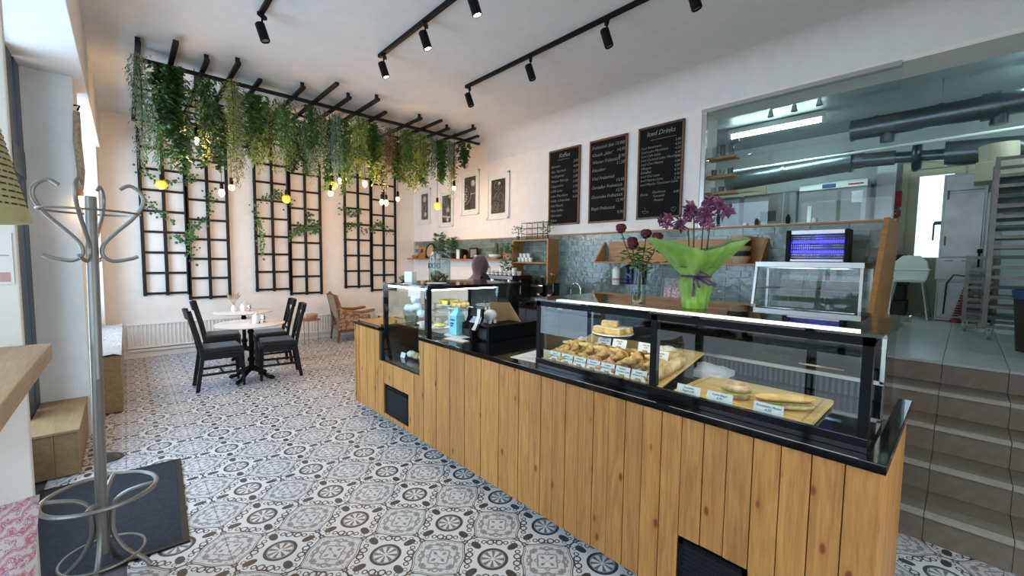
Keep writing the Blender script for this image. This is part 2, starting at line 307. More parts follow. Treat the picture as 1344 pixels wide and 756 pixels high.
# ceiling with a cove along the right wall
cl=MB().box(-1.2,5.4,-2,8.9,HC,HC+.15)
arc=[(XW-.34+.34*math.sin(a),HC-.34+.34*math.cos(a)) for a in [i*HP/8 for i in range(9)]]
cl.prism([(XW+.02,HC+.01)]+[(x,z) for x,z in arc[::-1]]+[(XW-.34,HC+.01)],-2,YF,'y'); struct(cl.build('ceiling','ceiling_paint',smooth=True))
struct(MB().box(-.7,5.4,YF,YF+.2,-.1,3.9).build('wall_far','plaster'))
wr=MB().box(XW,5.35,2.15,YF+.2,0,3.8).box(XW,5.08,.45,2.15,0,1.975).box(XW,5.35,-2,2.15,3.31,3.8)
struct(wr.build('wall_right','plaster'))
# left wall: piers, spandrels, deep beam
wl=MB().box(-1.0,-.2,-2,YF,3.10,3.75)                       # beam over the windows
wl.box(-.565,-.275,5.24,5.73,0,3.2).box(-.9,-.342,2.785,2.83,0,3.2).box(-.9,-.42,2.83,2.97,0,3.2).box(-.6,-.24,8.3,YF+.1,0,3.2)
wl.box(-.75,-.60,5.73,8.3,0,.75).box(-.75,-.60,2.9,5.24,0,.28).box(-.75,-.565,5.24,5.73,0,3.2).box(-.75,-.575,2.7,2.97,0,3.2).box(-.75,-.6,8.3,8.9,0,3.2).box(-.75,-.45,-2,-.1,0,3.2)
struct(wl.build('wall_left','plaster',bevel=.006))
bw=MB().box(-1,.1,-1.75,-1.6,0,3.8).box(4.3,5.4,-1.75,-1.6,0,3.8).box(.1,4.3,-1.75,-1.6,3.1,3.8).box(.1,4.3,-1.75,-1.6,0,.35)
struct(bw.build('wall_back','plaster'))
def window(name,x,y0,y1,z0,z1,muntins=(),rails=(),fw=.07):
    w=MB(); w.box(x-.04,x+.04,y0,y0+fw,z0,z1).box(x-.04,x+.04,y1-fw,y1,z0,z1).box(x-.04,x+.04,y0,y1,z0,z0+fw).box(x-.04,x+.04,y0,y1,z1-fw,z1)
    for m_ in muntins: w.box(x-.035,x+.035,m_-.03,m_+.03,z0,z1)
    for r_ in rails: w.box(x-.036,x+.036,y0,y1,r_-.04,r_+.04)
    o=struct(w.build(name,'window_frame',bevel=.004)); MB().box(x-.006,x+.006,y0+fw*.5,y1-fw*.5,z0+fw*.5,z1-fw*.5).build('pane','glass',o); return o
w1=window('window_1',-.63,2.97,5.24,.28,3.12,(4.1,),(2.35,)); MB().box(-.60,-.575,4.72,4.98,.28,3.12).box(-.60,-.57,5.02,5.235,.28,3.12).box(-.60,-.565,4.72,5.235,2.2,2.42).build('casement_frame','window_frame',w1,bevel=.004)
window('window_2',-.63,5.73,8.3,.75,3.12,(7.1,),(2.45,))
window('door_1',-.63,-.1,2.72,0,3.12,(.85,1.8),(2.35,.9))
w3=MB()
for x in (.12,1.5,2.9,4.28): w3.box(x-.04,x+.04,-1.72,-1.64,.35,3.1)
w3.box(.1,4.3,-1.72,-1.64,.35,.43).box(.1,4.3,-1.72,-1.64,3.02,3.1).box(.1,4.3,-1.71,-1.65,2.3,2.38); w3=struct(w3.build('window_3','window_frame')); MB().box(.12,4.28,-1.685,-1.675,.4,3.05).build('pane','glass',w3)
struct(MB().box(-.2,4.9,YF-.022,YF,0,.10).build('baseboard_far','white_paint',bevel=.004))
# street outside
struct(MB().box(-14,-1.0,-12,20,-.3,-.15).box(-1,8,-12,-2.05,-.3,-.15).build('street_ground','asphalt'))
# green glazed tiles on the right wall
gt=MB().box(-.008,0,-.1475,.1475,-.0365,.0365).mesh('wall_tile'); gt.materials.append(MT['glaze'])
bk=struct(MB().box(XW-.006,XW-.0005,.45,YF,.95,1.965).build('trim_1','grout_light'))   # tile bed
bk.scale=(1,1,1); n=0
MB().box(XW-.007,XW-.003,5.08,YF,.95,1.575).build('plaster_band','plaster',bk)
for r in range(13):
    z=1.965-.0375-r*.0765
    y=.45+.15+(.15 if r%2 else 0)
    while y<YF-.1:
        if y<5.0 or r<5: inst(gt,'wall_tile',bk,(XW-.006,y,z)); n+=1
        y+=.301
struct(MB().box(XW-.03,XW+.14,.43,5.08,1.968,1.99).box(XW-.012,XW,5.08,YF,1.966,1.978).build('trim_2','oak_dark',bevel=.003))
# stairs to the kitchen
NX=[3.32,3.66,3.96,4.28,4.6]; st=MB()
for k in range(5):
    st.box(NX[k]+.03,(NX[k+1]+.03 if k<4 else 5.36),-1.6,.42,0 if k==0 else .17*k-.03,.17*(k+1)-.02)
st=struct(st.build('stairs','concrete'))
def step_tile(w,h,d,m,nm='step_tile'):
    me=MB().box(-w/2,w/2,-d/2,d/2,-h/2,h/2).mesh(nm); me.materials.append(MT[m]); return me
rz=step_tile(.012,.155,.332,'taupe_tile'); 
for k in range(5):
    dx=(NX[k+1]-NX[k]+.03) if k<4 else .8
    td=step_tile(dx,.02,.332,'taupe_tile'); ns=step_tile(.045,.022,.332,'taupe_light','step_nosing')
    for j in range(5):
        y=.085+.167-j*.3355
        inst(rz,'riser_tile',st,(NX[k]+.024,y,.17*k+.0775)); 
        if k<4: inst(td,'tread_tile',st,(NX[k]+dx/2+.02,y,.17*(k+1)-.012)); inst(ns,'step_nosing',st,(NX[k]+.0225,y,.17*(k+1)-.010))
# kitchen shell, 0.85 m up
kf=struct(MB().box(4.63,9,-2.2,5,.70,.838).build('floor_kitchen','grout_dark'))
kt=step_tile(.332,.02,.332,'pale_tile','kitchen_tile')
for i in range(9):
    for j in range(9):
        x=4.60+.167+i*.3355; y=.085+.167+.3355*2-j*.3355
        if (x<5.1 and y>.45): continue
        inst(kt,'kitchen_tile',kf,(x,y,.84))
for i in range(3,9): pass
kf2=MB().box(7.62,9,-2.2,5,.838,.848).box(4.95,7.62,1.1,5,.838,.848).build('tile_field','pale_tile',kf)
struct(MB().box(8.75,8.95,-2.2,.0,.7,3.75).box(8.75,8.95,.74,5,.7,3.75).box(8.75,8.95,0,.74,3.1,3.75).build('wall_kitchen_far','kitchen_wall'))
struct(MB().box(5.35,9,4.6,4.8,.7,3.75).build('wall_kitchen_left','kitchen_wall')); struct(MB().box(XW,9,-1.9,-1.7,-.1,3.75).box(3,XW,-1.65,-1.55,-.1,3.3).build('wall_kitchen_right','kitchen_wall'))
struct(MB().box(5.3,9,-2.2,5,3.74,3.85).build('ceiling_kitchen','kitchen_ceiling'))
kg=struct(MB().box(XW+.01,XW+.05,2.10,2.15,1.99,3.31).box(XW-.012,XW+.06,.47,2.15,3.285,3.325).box(XW+.01,XW+.05,.46,2.12,1.975,1.995).build('window_4','alu'))
MB().box(XW+.022,XW+.034,1.30,2.11,1.99,3.29).build('pane','glass_grey',kg); MB().box(XW+.022,XW+.034,.47,1.292,1.99,3.29).build('pane','glass_grey',kg)
# ---------------------------------------------------------------- counter
sc=T('service_counter','long pine-plank service counter running down the room with a notch for the first glass case','counter',(1.79,2.25,0))
def rel(mb,par): 
    l=par.location; mb.v=[(a-l.x,b-l.y,c-l.z) for a,b,c in mb.v]; return mb
rel(MB().box(1.79,2.62,.17,3.0,.09,.90).box(1.79,2.62,3.0,3.80,.09,.60).box(1.79,2.2,3.80,4.34,.09,.88),sc).build('counter_body','black_matte',sc)
rel(MB().box(1.86,2.55,.24,4.28,0,.09),sc).build('toe_kick','stainless',sc)
PW=.0945; y=.145; k=0
vents=[((3.24,3.65),(.13,.40)),((.52,.80),(.09,.37))]
while y<4.37:
    y1=min(y+PW,4.38); top=.925 if y<3.03 else (.615 if y<3.76 else .905)
    if 2.98<y<3.03: y1=min(y1,3.045)
    segs=[(.075,top)]
    for (a,b),(c,d) in vents:
        if y1-.02>a and y+.02<b: segs=[(.075,c-.01),(d+.01,top)]
    for c,d in segs:
        if d-c<.03: continue
        w=y1-y-.003; h=d-c; MB().box(-.018,0,-w/2,w/2,-h/2,h/2).build('plank','pine',sc,bevel=.0025,loc=(1.79-1.79-.003*(k%2==0),(y+y1)/2-2.25,(c+d)/2))
    y=y1; k+=1
for j in range(8):        # right end planks
    w=.108; MB().box(-w/2+.0015,w/2-.0015,-.018,0,-.43,.43).build('plank','pine',sc,bevel=.0025,loc=(1.79+.054+j*.109-1.79-.02,.165-2.25,.50))
for j in range(5): MB().box(-.05,.05,0,.018,-.41,.41).build('plank','pine',sc,bevel=.0025,loc=(.04+j*.104-.02,4.345-2.25,.49))
rel(MB().box(1.772,1.79,3.755,3.775,.6,.90),sc).build('notch_edge','black_matte',sc)
for (a,b),(c,d) in vents:
    v=MB().box(1.768,1.79,a,a+.02,c,d).box(1.768,1.79,b-.02,b,c,d).box(1.768,1.79,a,b,c,c+.02).box(1.768,1.79,a,b,d-.02,d).box(1.785,1.79,a,b,c,d)
    g=rel(v,sc).build('vent_grille','black_metal',sc); s=MB(); z=c+.03
    sl=MB().bar((-.004,-(b-a)/2+.02,0),(-.004,(b-a)/2-.02,0),.004,.017,(.5,0,1)).mesh('vent_slat'); sl.materials.append(MT['black_metal'])
    while z<d-.02: inst(sl,'vent_slat',g,(1.775-1.79,(a+b)/2-2.25,z)); z+=.022
wt=MB().box(1.752,2.70,.135,3.03,.925,.958).build('worktop','black_gloss',bevel=.003); tag(wt,'glossy black stone worktop along the pine counter','worktop')
tag(MB().box(1.752,2.24,3.775,4.385,.905,.935).build('end_worktop','black_gloss',bevel=.003),'small black worktop on the far end of the pine counter, with an orange tray','worktop')
tag(MB().box(1.80,2.16,3.82,4.33,.936,.95).box(1.80,1.815,3.82,4.33,.95,.96).build('serving_tray','oak_dark',bevel=.003),'orange-brown wooden tray on the far end of the counter','tray')
for x,y in ((1.79,4.36),(2.0,4.355),(2.12,4.35)): pass
# ---------------------------------------------------------------- case 1
c1=T('cake_display_case','tall glass cake case with black frame at the far end of the counter','display case',(2.3,3.36,.62))
R=lambda mb:rel(mb,c1)
R(MB().box(1.80,2.83,2.98,3.76,.615,.655)).build('case_base','black_gloss',c1)
R(MB().box(1.795,2.85,2.955,3.765,1.345,1.375)).build('case_top','black_gloss',c1,bevel=.002)
for x,y in ((1.80,2.965),(1.80,3.735),(2.805,3.735)): R(MB().box(x,x+.04,y,y+(.045 if y<3 else .03),.655,1.345)).build('corner_post','black_metal',c1)
R(MB().box(2.56,2.83,2.965,3.0,.62,1.345)).build('side_panel','black_gloss',c1)
R(MB().box(1.788,1.795,2.965,3.765,.62,1.36)).build('front_glass','glass_case',c1); R(MB().box(1.84,2.56,2.966,2.973,.96,1.345)).build('side_glass','glass_case',c1)
R(MB().box(1.80,2.83,3.755,3.765,.65,1.35)).build('far_glass','glass_case',c1)
R(MB().box(1.83,2.82,3.0,3.75,.985,.995)).build('glass_shelf','glass_case',c1); R(MB().box(1.95,2.82,3.0,3.75,1.13,1.138)).build('glass_shelf','glass_case',c1); 
R(MB().box(1.84,2.8,3.02,3.05,1.33,1.345)).build('light_strip','led_cool',c1); R(MB().box(1.83,1.85,3.03,3.72,1.33,1.345)).build('light_strip','led_cool',c1)
R(MB().box(2.82,2.85,2.98,3.76,.65,1.35)).build('rear_panel','black_matte',c1)
# ---------------------------------------------------------------- case 2
c2=T('pastry_display_case','long low glass pastry case with a lit top on the near counter end','display case',(2.2,.96,.958)); R=lambda mb:rel(mb,c2)
Y0,Y1,YM=.19,1.745,.985
R(MB().box(1.815,2.50,Y0,Y1,.958,.978)).build('case_base','black_gloss',c2)
R(MB().box(1.812,1.83,Y0,Y1,.958,1.008)).build('front_lip','black_gloss',c2,bevel=.002)
for y in (Y0+.002,YM-.02,Y1-.032): R(MB().box(1.815,1.85,y,y+.03,1.008,1.35)).build('front_post','black_metal',c2)
for y in (Y0+.002,Y1-.032): R(MB().box(2.47,2.50,y,y+.03,.978,1.35)).build('rear_post','black_metal',c2)
R(MB().box(1.815,1.85,Y0,Y1,1.325,1.36)).build('top_rail','black_metal',c2); R(MB().box(2.47,2.5,Y0,Y1,1.335,1.36)).build('top_rail','black_metal',c2)
R(MB().box(1.815,2.5,Y0,Y0+.03,1.335,1.36)).build('top_rail','black_metal',c2); R(MB().box(1.815,2.5,Y1-.03,Y1,1.335,1.36)).build('top_rail','black_metal',c2)
R(MB().box(1.765,2.52,.155,YM-.002,1.361,1.373)).build('glass_top','glass_top',c2); R(MB().box(1.765,2.52,YM+.002,1.76,1.361,1.373)).build('glass_top','glass_top',c2)
R(MB().box(1.93,1.978,.25,1.69,1.344,1.358)).build('light_strip','led',c2)
R(MB().box(1.818,1.824,Y0,YM-.02,1.008,1.35)).build('front_glass','glass_case',c2); R(MB().box(1.818,1.824,YM+.01,Y1,1.008,1.35)).build('front_glass','glass_case',c2)
R(MB().box(1.82,2.68,.16,.166,.96,1.361)).build('end_glass','glass_case',c2); R(MB().box(1.83,2.48,Y1-.01,Y1-.004,.98,1.35)).build('end_glass','glass_case',c2)
R(MB().box(2.475,2.485,.24,.97,1.07,1.33)).build('sliding_door','mirror_dark',c2); R(MB().box(2.462,2.472,.93,1.70,1.07,1.33)).build('sliding_door','mirror_dark',c2)
R(MB().box(2.465,2.475,.22,.235,1.06,1.335).box(2.465,2.49,.22,1.71,1.055,1.072)).build('door_frame','alu',c2)
lv=MB()
for i in range(60): lv.box(2.462,2.466,.25+i*.024,.262+i*.024,.985,1.05)
R(lv).build('air_louvre','dark_steel',c2,kind='stuff'); R(MB().box(2.466,2.49,.2,1.72,.978,1.055)).build('rear_sill','black_metal',c2)
for y in (.45,1.25): R(MB().bar((2.458,y-.09,1.10),(2.458,y+.09,1.10),.008,.008)).build('door_handle','chrome',c2)
# ================================================================ TRELLISES
def trellis(x0,z0,label,ztop=3.56,n=8):
    t=T('wall_trellis',label,'trellis',(x0,8.655,z0),0,'black trellis panels on the far wall')
    for i in range(3): MB().box(i*.272,i*.272+.045,-.055,-.022,0,ztop-z0).build('stile','black_wood',t,bevel=.003)
    for k in range(n): 
        z=.035+k*.322
        if z+z0<ztop: MB().box(0,.589,-.022,0,z-.018,z+.018).build('rung','black_wood',t,bevel=.002)
    return t
names=['leftmost section','section left of the tables','section right of the tables']
W3=[(.185,'first'),(1.705,'second'),(3.29,'third')]
for (x,w) in W3:
    trellis(x,.965,'black wooden trellis on far wall, left half of the %s section from the window'%w,n=9)
    trellis(x+.56,.872,'black wooden trellis on far wall, lower right half of the %s section from the window'%w,n=9)
tips=[[.166,5.47,.43,5.19,.70,5.43],[.95,5.28,1.215,5.6],[1.64,5.47,1.89,5.08,2.165,5.40],[2.45,5.2,2.735,5.58],[3.215,5.45,3.48,5.33,3.77,5.57],[4.06,5.28,4.345,5.56]]
for i,tt in enumerate(tips):
    w=['first','second','third'][i//2]; h=['left','right'][i%2]
    t=T('ceiling_trellis','black wooden trellis under the ceiling, %s half of the %s section from the window'%(h,w),'trellis',(tt[0],tt[1],3.60),0,'black trellis panels under the ceiling')
    for k in range(0,len(tt),2):
        MB().box(tt[k]-tt[0]-.0225,tt[k]-tt[0]+.0225,tt[k+1]-tt[1],8.6-tt[1],0,.035).build('stile','black_wood',t,bevel=.003)
        if k!=2: MB().box(tt[k]-tt[0]-.02,tt[k]-tt[0]+.02,tt[k+1]-tt[1]+.05,tt[k+1]-tt[1]+.07,.035,.088).build('spacer','black_wood',t)
    a,b=(0,tt[-2]-tt[0])
    for y in (6.5,6.83,7.15,7.47,7.79,8.11,8.43): MB().box(a-.02-(.26 if i%2 else 0),b+.02,y-tt[1]-.018,y-tt[1]+.018,-.022,0).build('rung','black_wood',t)
tag(MB().bar((.16,5.80,3.575),(4.56,5.815,3.575),.045,.035).build('cross_bar','black_wood',bevel=.003),'long black wooden bar crossing beneath the ceiling trellis ends','bar')
# ================================================================ HANGING GREENERY
def leafmesh(kind,seed,L,R_,n):
    g=random.Random(seed); b=MB()
    def leaf(p,s,asp,dr):
        a=g.uniform(0,2*PI); d=Vector((math.cos(a),math.sin(a),-dr-g.random()*.6)).normalized(); sd=d.cross(Vector((0,0,1))).normalized(); nn=sd.cross(d)
        tip=p+d*s; m1=p+d*s*.45+sd*s*asp+nn*s*.12; m2=p+d*s*.45-sd*s*asp+nn*s*.12; q=p+d*s*.5
        b.add([p,m1,tip,m2,q],[(0,1,4),(1,2,4),(2,3,4),(3,0,4)])
    ns=g.randint(5,8); per=n//ns
    for s_ in range(ns):
        ang=g.uniform(0,2*PI); rr=R_*g.uniform(.2,1); ln=L*g.uniform(.55,1.0); x,y=rr*math.cos(ang),rr*math.sin(ang); ph=g.uniform(0,6)
        for k in range(per):
            t=(k+g.random())/per; z=-t*ln; sx=.02*math.sin(5*t+ph)
            sp=(.045 if kind!='moss' else .03)*(1-.5*t)
            p=Vector((x*min(1,.45+t*2)+sx+g.gauss(0,sp),y*min(1,.45+t*2)+g.gauss(0,sp),z))
            if kind=='ivy': leaf(p,g.uniform(.055,.095),.44,.35)
            elif kind=='moss': leaf(p,g.uniform(.03,.06),.14,1.2)
            elif kind=='wist': leaf(p,g.uniform(.02,.042),.36,.3)
            else: leaf(p,g.uniform(.035,.075),.22,.8)
    return b
KN={'ivy':'ivy','moss':'trailing moss','wist':'wisteria','fern':'fern'}
seq=[('moss','leaf_grey','grey-green trailing moss'),('ivy','leaf_dark','dark green ivy'),('fern','leaf','mid-green trailing fern'),('ivy','leaf','glossy mid-green ivy'),('wist','leaf_olive','olive-yellow wisteria'),('wist','leaf_pale','pale flowering vine'),('moss','leaf_rust','rust-coloured trailing vine'),('fern','leaf_olive','olive trailing fern'),('fern','leaf_dark','dark trailing fern')]
cache={}
def hang(x,y,z,si,ln,R_=.10,n=430,label=None):
    kd,mt,desc=seq[si]; b=leafmesh(kd,int(x*1000+y*77),ln,R_,n)
    t=T('hanging_plant',label,'plant',(x,y,z),0,'artificial plants hanging from the ceiling trellis')
    MB().tube([(0,0,0),(.01,0,-ln*.3),(0,.01,-ln*.7)],.006,5).build('stem','stem',t); b.build('foliage',mt,t,kind='stuff')
fr=[(.17,5.56,0,1.12,.10),(.27,5.75,1,.62,.09),(.42,5.62,1,1.12,.12),(.46,5.85,2,1.05,.1),(.70,5.7,8,.85,.11),(.72,5.88,4,1.05,.08),(.95,5.6,4,1.1,.08),(1.0,5.75,5,1.25,.07),(1.05,5.9,6,1.15,.04),(1.10,6.1,0,1.1,.06),(1.22,5.75,3,.72,.12),
    (1.42,6.0,7,.95,.12),(1.55,5.75,2,.72,.12),(1.66,6.15,4,.98,.11),(1.85,5.7,8,.72,.12),(1.95,6.05,0,.95,.10),(2.02,5.85,5,.85,.09),(2.18,5.75,0,1.0,.08),(2.22,6.1,3,1.05,.08),(2.36,5.9,2,.85,.12),(2.47,5.65,7,.85,.10),(2.6,6.05,4,.95,.11),(2.75,5.8,3,.80,.13),
    (2.92,6.1,7,.85,.12),(3.0,5.8,6,.75,.10),(3.12,6.15,5,.95,.12),(3.24,5.75,2,.78,.12),(3.38,6.05,6,.8,.08),(3.5,5.75,7,.82,.12),(3.62,6.1,5,.95,.10),(3.74,5.8,0,.72,.09),(3.78,6.2,2,.95,.12),(3.92,5.8,3,.85,.07),(4.05,5.75,0,.55,.1),(4.2,5.85,4,.85,.06),(4.33,5.7,1,.42,.09),(4.25,5.98,5,1.0,.06)]
ordw=['first','second','third','fourth','fifth','sixth','seventh','eighth','ninth','tenth']
fr=[(x if x>.3 or si!=1 else x+.05,y+(.22 if x>1.15 else .04 if x<.2 else .1),si,ln,R_*.88) for x,y,si,ln,R_ in fr]
fr.sort(key=lambda q:q[0]/q[1]*1.0); cnt={}
for x,y,si,ln,R_ in fr:
    cnt[si]=cnt.get(si,0)+1
    hang(x,y,3.57,si,ln,R_*(.85 if si in(1,3) else 1),n=int((470 if si in(1,3) else 640)*ln),label='%s in the front row of greenery, %s such from the left'%(seq[si][2],ordw[cnt[si]-1]))
g=random.Random(5); c2n=0
bk2=[]
for i in range(16):
    bk2.append((.35+i*.255+g.uniform(-.06,.06),g.uniform(6.5,7.5),g.choice([1,2,3,7,8,2]),g.uniform(.55,.9)))
for i,(x,y,si,ln) in enumerate(bk2):
    bc_=sum(1 for q in bk2[:i] if q[2]==si); hang(x,y,3.57,si,ln,.14,520,'%s behind the front row of greenery, %s such from the left'%(seq[si][2],ordw[bc_]))
# ivy sprigs creeping on the wall trellises
def sprig(pts,n,label,s=.05,m='leaf_dark'):
    g=random.Random(len(label)+n); b=MB(); P=[Vector(p) for p in pts]
    for k in range(n):
        t=g.random()*(len(P)-1); i=int(t); p=P[i].lerp(P[i+1],t-i)+Vector((g.gauss(0,.035),g.uniform(-.05,0),g.gauss(0,.04)))
        a=g.uniform(0,2*PI); d=Vector((math.cos(a),-.4,math.sin(a)-.3)).normalized(); sd=d.cross(Vector((0,1,0))).normalized(); ss=s*g.uniform(.7,1.3)
        b.add([p,p+d*ss*.5+sd*ss*.4,p+d*ss,p+d*ss*.5-sd*ss*.4,p+d*ss*.5+Vector((0,-.01,0))],[(0,1,4),(1,2,4),(2,3,4),(3,0,4)])
    t=T('ivy_vine',label,'plant',P[0],0,'ivy sprigs wound through the wall trellises'); o=P[0]
    MB().tube([p-o for p in P],.004,5).build('stem','stem',t); b.v=[tuple(Vector(v)-o) for v in b.v]; b.build('foliage',m,t,kind='stuff')
Yv=8.58
sprig([(.2,Yv,2.9),(.45,Yv,2.72),(.75,Yv,2.78),(.9,Yv,2.9)],60,'ivy sprig high on the first wall trellis from the window')
sprig([(.22,Yv,2.55),(.35,Yv,2.3),(.6,Yv,2.15)],40,'thin ivy sprig on the outer left of the first wall trellis')
sprig([(.55,Yv,1.92),(.75,Yv,1.8),(.82,Yv,2.1),(1.05,Yv,2.25),(1.08,Yv,2.65)],110,'ivy sprig climbing the middle of the first wall trellis')
sprig([(.8,Yv,2.0),(.8,Yv,1.5)],35,'drooping ivy sprig low on the first wall trellis')
sprig([(1.72,Yv,2.5),(1.78,Yv,2.1),(1.8,Yv,1.6)],70,'long thin ivy sprig down the left of the second wall trellis',m='leaf')
sprig([(1.85,Yv,2.6),(2.1,Yv,2.75),(2.3,Yv,2.55)],70,'ivy sprig high on the second wall trellis')
sprig([(2.3,Yv,2.0),(2.45,Yv,2.15),(2.75,Yv,2.12),(2.6,Yv,2.45)],120,'dense ivy sprig across the right half of the second wall trellis',s=.06)
sprig([(3.2,Yv,2.6),(3.4,Yv,2.45),(3.6,Yv,2.6)],50,'ivy sprig high on the third wall trellis')
sprig([(3.85,Yv,2.2),(4.05,Yv,2.35),(4.3,Yv,2.1)],70,'ivy sprig across the right half of the third wall trellis')
sprig([(3.35,Yv,2.2),(3.5,Yv,2.3),(3.75,Yv,2.15)],50,'ivy sprig low on the left of the third wall trellis')
# ================================================================ PENDANT BULBS
# (x,y,z) of bulb centre, kind: plain / cage
def proj_at(px,py,Y):
    d=fw*1+rt*((px-672)/F_PX)+up*(-(py-378)/F_PX); return Vector((0,0,1.6))+d*(Y/d.y)
BL=[(258,184,6.0,'g'),(212,242,7.2,'y'),(291,253,6.6,'p'),(304,246,6.1,'s'),(376,261,6.8,'y'),(434,254,6.0,'s'),(437,243,6.3,'y'),(446,236,6.3,'g'),(479,241,6.3,'p'),(501,265,6.9,'p'),(507,266,6.6,'p'),(522,261,6.2,'s'),(574,270,5.95,'y'),(596,247,5.85,'s')]
LB=['round glowing glass bulb highest among the leaves left of the first trellis','yellow wire-caged bulb in front of the first wall trellis','warm drop-shaped bulb at the right edge of the first trellis','small white-hot bulb just right of the first trellis','yellow wire-caged bulb in front of the second wall trellis','small bulb hanging low beneath a yellow-caged one','yellow wire-caged bulb close above a small bulb, between second and third trellis','round globe bulb left of the third trellis','large warm bulb over the upper left of the third trellis','left one of a pair of bulbs over the third trellis','right one of a pair of bulbs over the third trellis','bulb on a long cord just right of the bulb pair','yellow wire-caged bulb on the longest cord, beside the framed pictures','small white-hot bulb beside the framed pictures, rightmost of all']
cordm={}
for (px,py,Yb,kd),lb in zip(BL,LB):
    p=proj_at(px,py,Yb); r={'g':.055,'p':.045,'s':.034,'y':.045}[kd]
    t=T('pendant_bulb',lb,'lamp',p,0,'bulbs hanging from the trellis')
    MB().tube([(0,0,r+.07),(.004,0,1.0),(0,0,3.585-p.z)],.004,6).build('cord','black_matte',t)
    MB().lathe([(.012,r+.085),(.019,r+.075),(.021,r+.015),(.016,r-.005)],n=12).build('socket','black_metal',t,smooth=True)
    b=MB(); prof=[(.014,r)]+[(r*math.sin(a)*(.8 if kd=='p' else 1),r*math.cos(a)*(1.15 if kd=='p' else 1)) for a in [PI*(.15+.85*i/9) for i in range(9)]]+[(.001,-r*(1.15 if kd=='p' else 1))]
    b.lathe(prof,n=16).build('bulb','glass_jar' if kd in 'g' else 'bulb_glow' if kd!='y' else 'filament_yellow',t,smooth=True)
    if kd=='g': MB().ball((0,0,0),.03,(.8,.8,1.2)).build('filament','bulb_glow',t,smooth=True)
    if kd=='y':
        w=MB()
        for k in range(6):
            a=PI*k/6; w.tube([(1.35*r*math.cos(a)*math.sin(q),1.35*r*math.sin(a)*math.sin(q),1.35*r*math.cos(q)) for q in [2*PI*i/14 for i in range(14)]],.003,5,closed=True)
        for zz in (-.5,0,.5): w.tube([(1.35*r*math.sqrt(1-zz*zz)*math.cos(q),1.35*r*math.sqrt(1-zz*zz)*math.sin(q),zz*1.35*r) for q in [2*PI*i/14 for i in range(14)]],.003,5,closed=True)
        w.build('wire_cage','wire_yellow',t)
    point('bulb_light',(0,0,-r-.02),{'g':12,'p':18,'s':10,'y':3}[kd],(1,.54,.22),.03,t)
rb=T('rope_lamp','thick rope pendant with a bare glowing bulb hung on the window pier','lamp',(-.262,5.2,2.06))
MB().tube([(0.005,0,.75),(.0,0,.5),(.012,.0,.25),(0,0,.10)],[.022,.028,.026,.024],10).build('rope','rope',rb,smooth=True)
MB().tube([(0.01,-.0,.76),(.025,0,.80),(-.012,0,.80)],.008,6).build('wall_hook','black_metal',rb)
MB().lathe([(.012,.2),(.02,.18),(.02,.05),(.014,.04)],n=12).build('socket','terracotta',rb,smooth=True); MB().lathe([(.014,.04),(.028,.01),(.03,-.03),(.012,-.07),(.001,-.075)],n=14).build('bulb','bulb_glow',rb,smooth=True)
point('bulb_light',(.05,0,-.05),3,(1,.58,.26),.03,rb)
# ================================================================ TRACK LIGHTS
def track(x,y1,heads,lit,which):
    t=T('lighting_track','black ceiling lighting track, %s'%which,'track light',(x,y1,HC-.04),0,'ceiling light tracks')
    MB().box(-.018,.018,-3.9,0,-.0,.035).build('rail','black_metal',t,bevel=.003)
    for k,(y,tx) in enumerate(heads):
        h=T('track_spot','black spotlight on the %s, %s from its far end%s'%(which.split(',')[0],ordw[k],', switched on' if lit else ', switched off'),'spotlight',(x,y,HC-.04),tx,'track spotlights')
        MB().box(-.016,.016,-.045,.045,-.03,0).build('adapter','black_metal',h,bevel=.002); MB().tube([(0,0,-.03),(0,0,-.085)],.008,8).build('swivel_arm','black_metal',h)
        tl=Matrix.Translation((0,0,-.15))@Matrix.Rotation(-.32,4,'Y'); b=MB(); pr=[(.034,.075),(.038,.07),(.038,-.075),(.032,-.08),(.030,-.065)]
        b.lathe(pr,n=18,M=tl); b.build('spot_body','black_metal',h,smooth=True)
        MB().lathe([(.0295,-.068),(.0295,-.0645)],n=18,M=tl).build('lens','spot_glow' if lit else 'tinted',[q for q in C.objects if q.parent==h and q.name.startswith('spot_body')][0])
        if lit: d=tl.to_3x3()@Vector((0,0,-1)); spot('spot_light',tuple(tl@Vector((0,0,-.09))),d,22,(1,.90,.76),70,h)
track(.93,4.22,[(4.17,-.8),(2.6,-.8)],False,'left track, nearest the windows')
track(2.0,4.22,[(4.12,-.8),(3.32,-.8),(2.62,-.8)],True,'middle track, over the aisle')
track(3.1,4.22,[(4.15,-.8),(3.12,-.8),(2.2,-.8),(1.45,-.8)],False,'right track, over the counter')
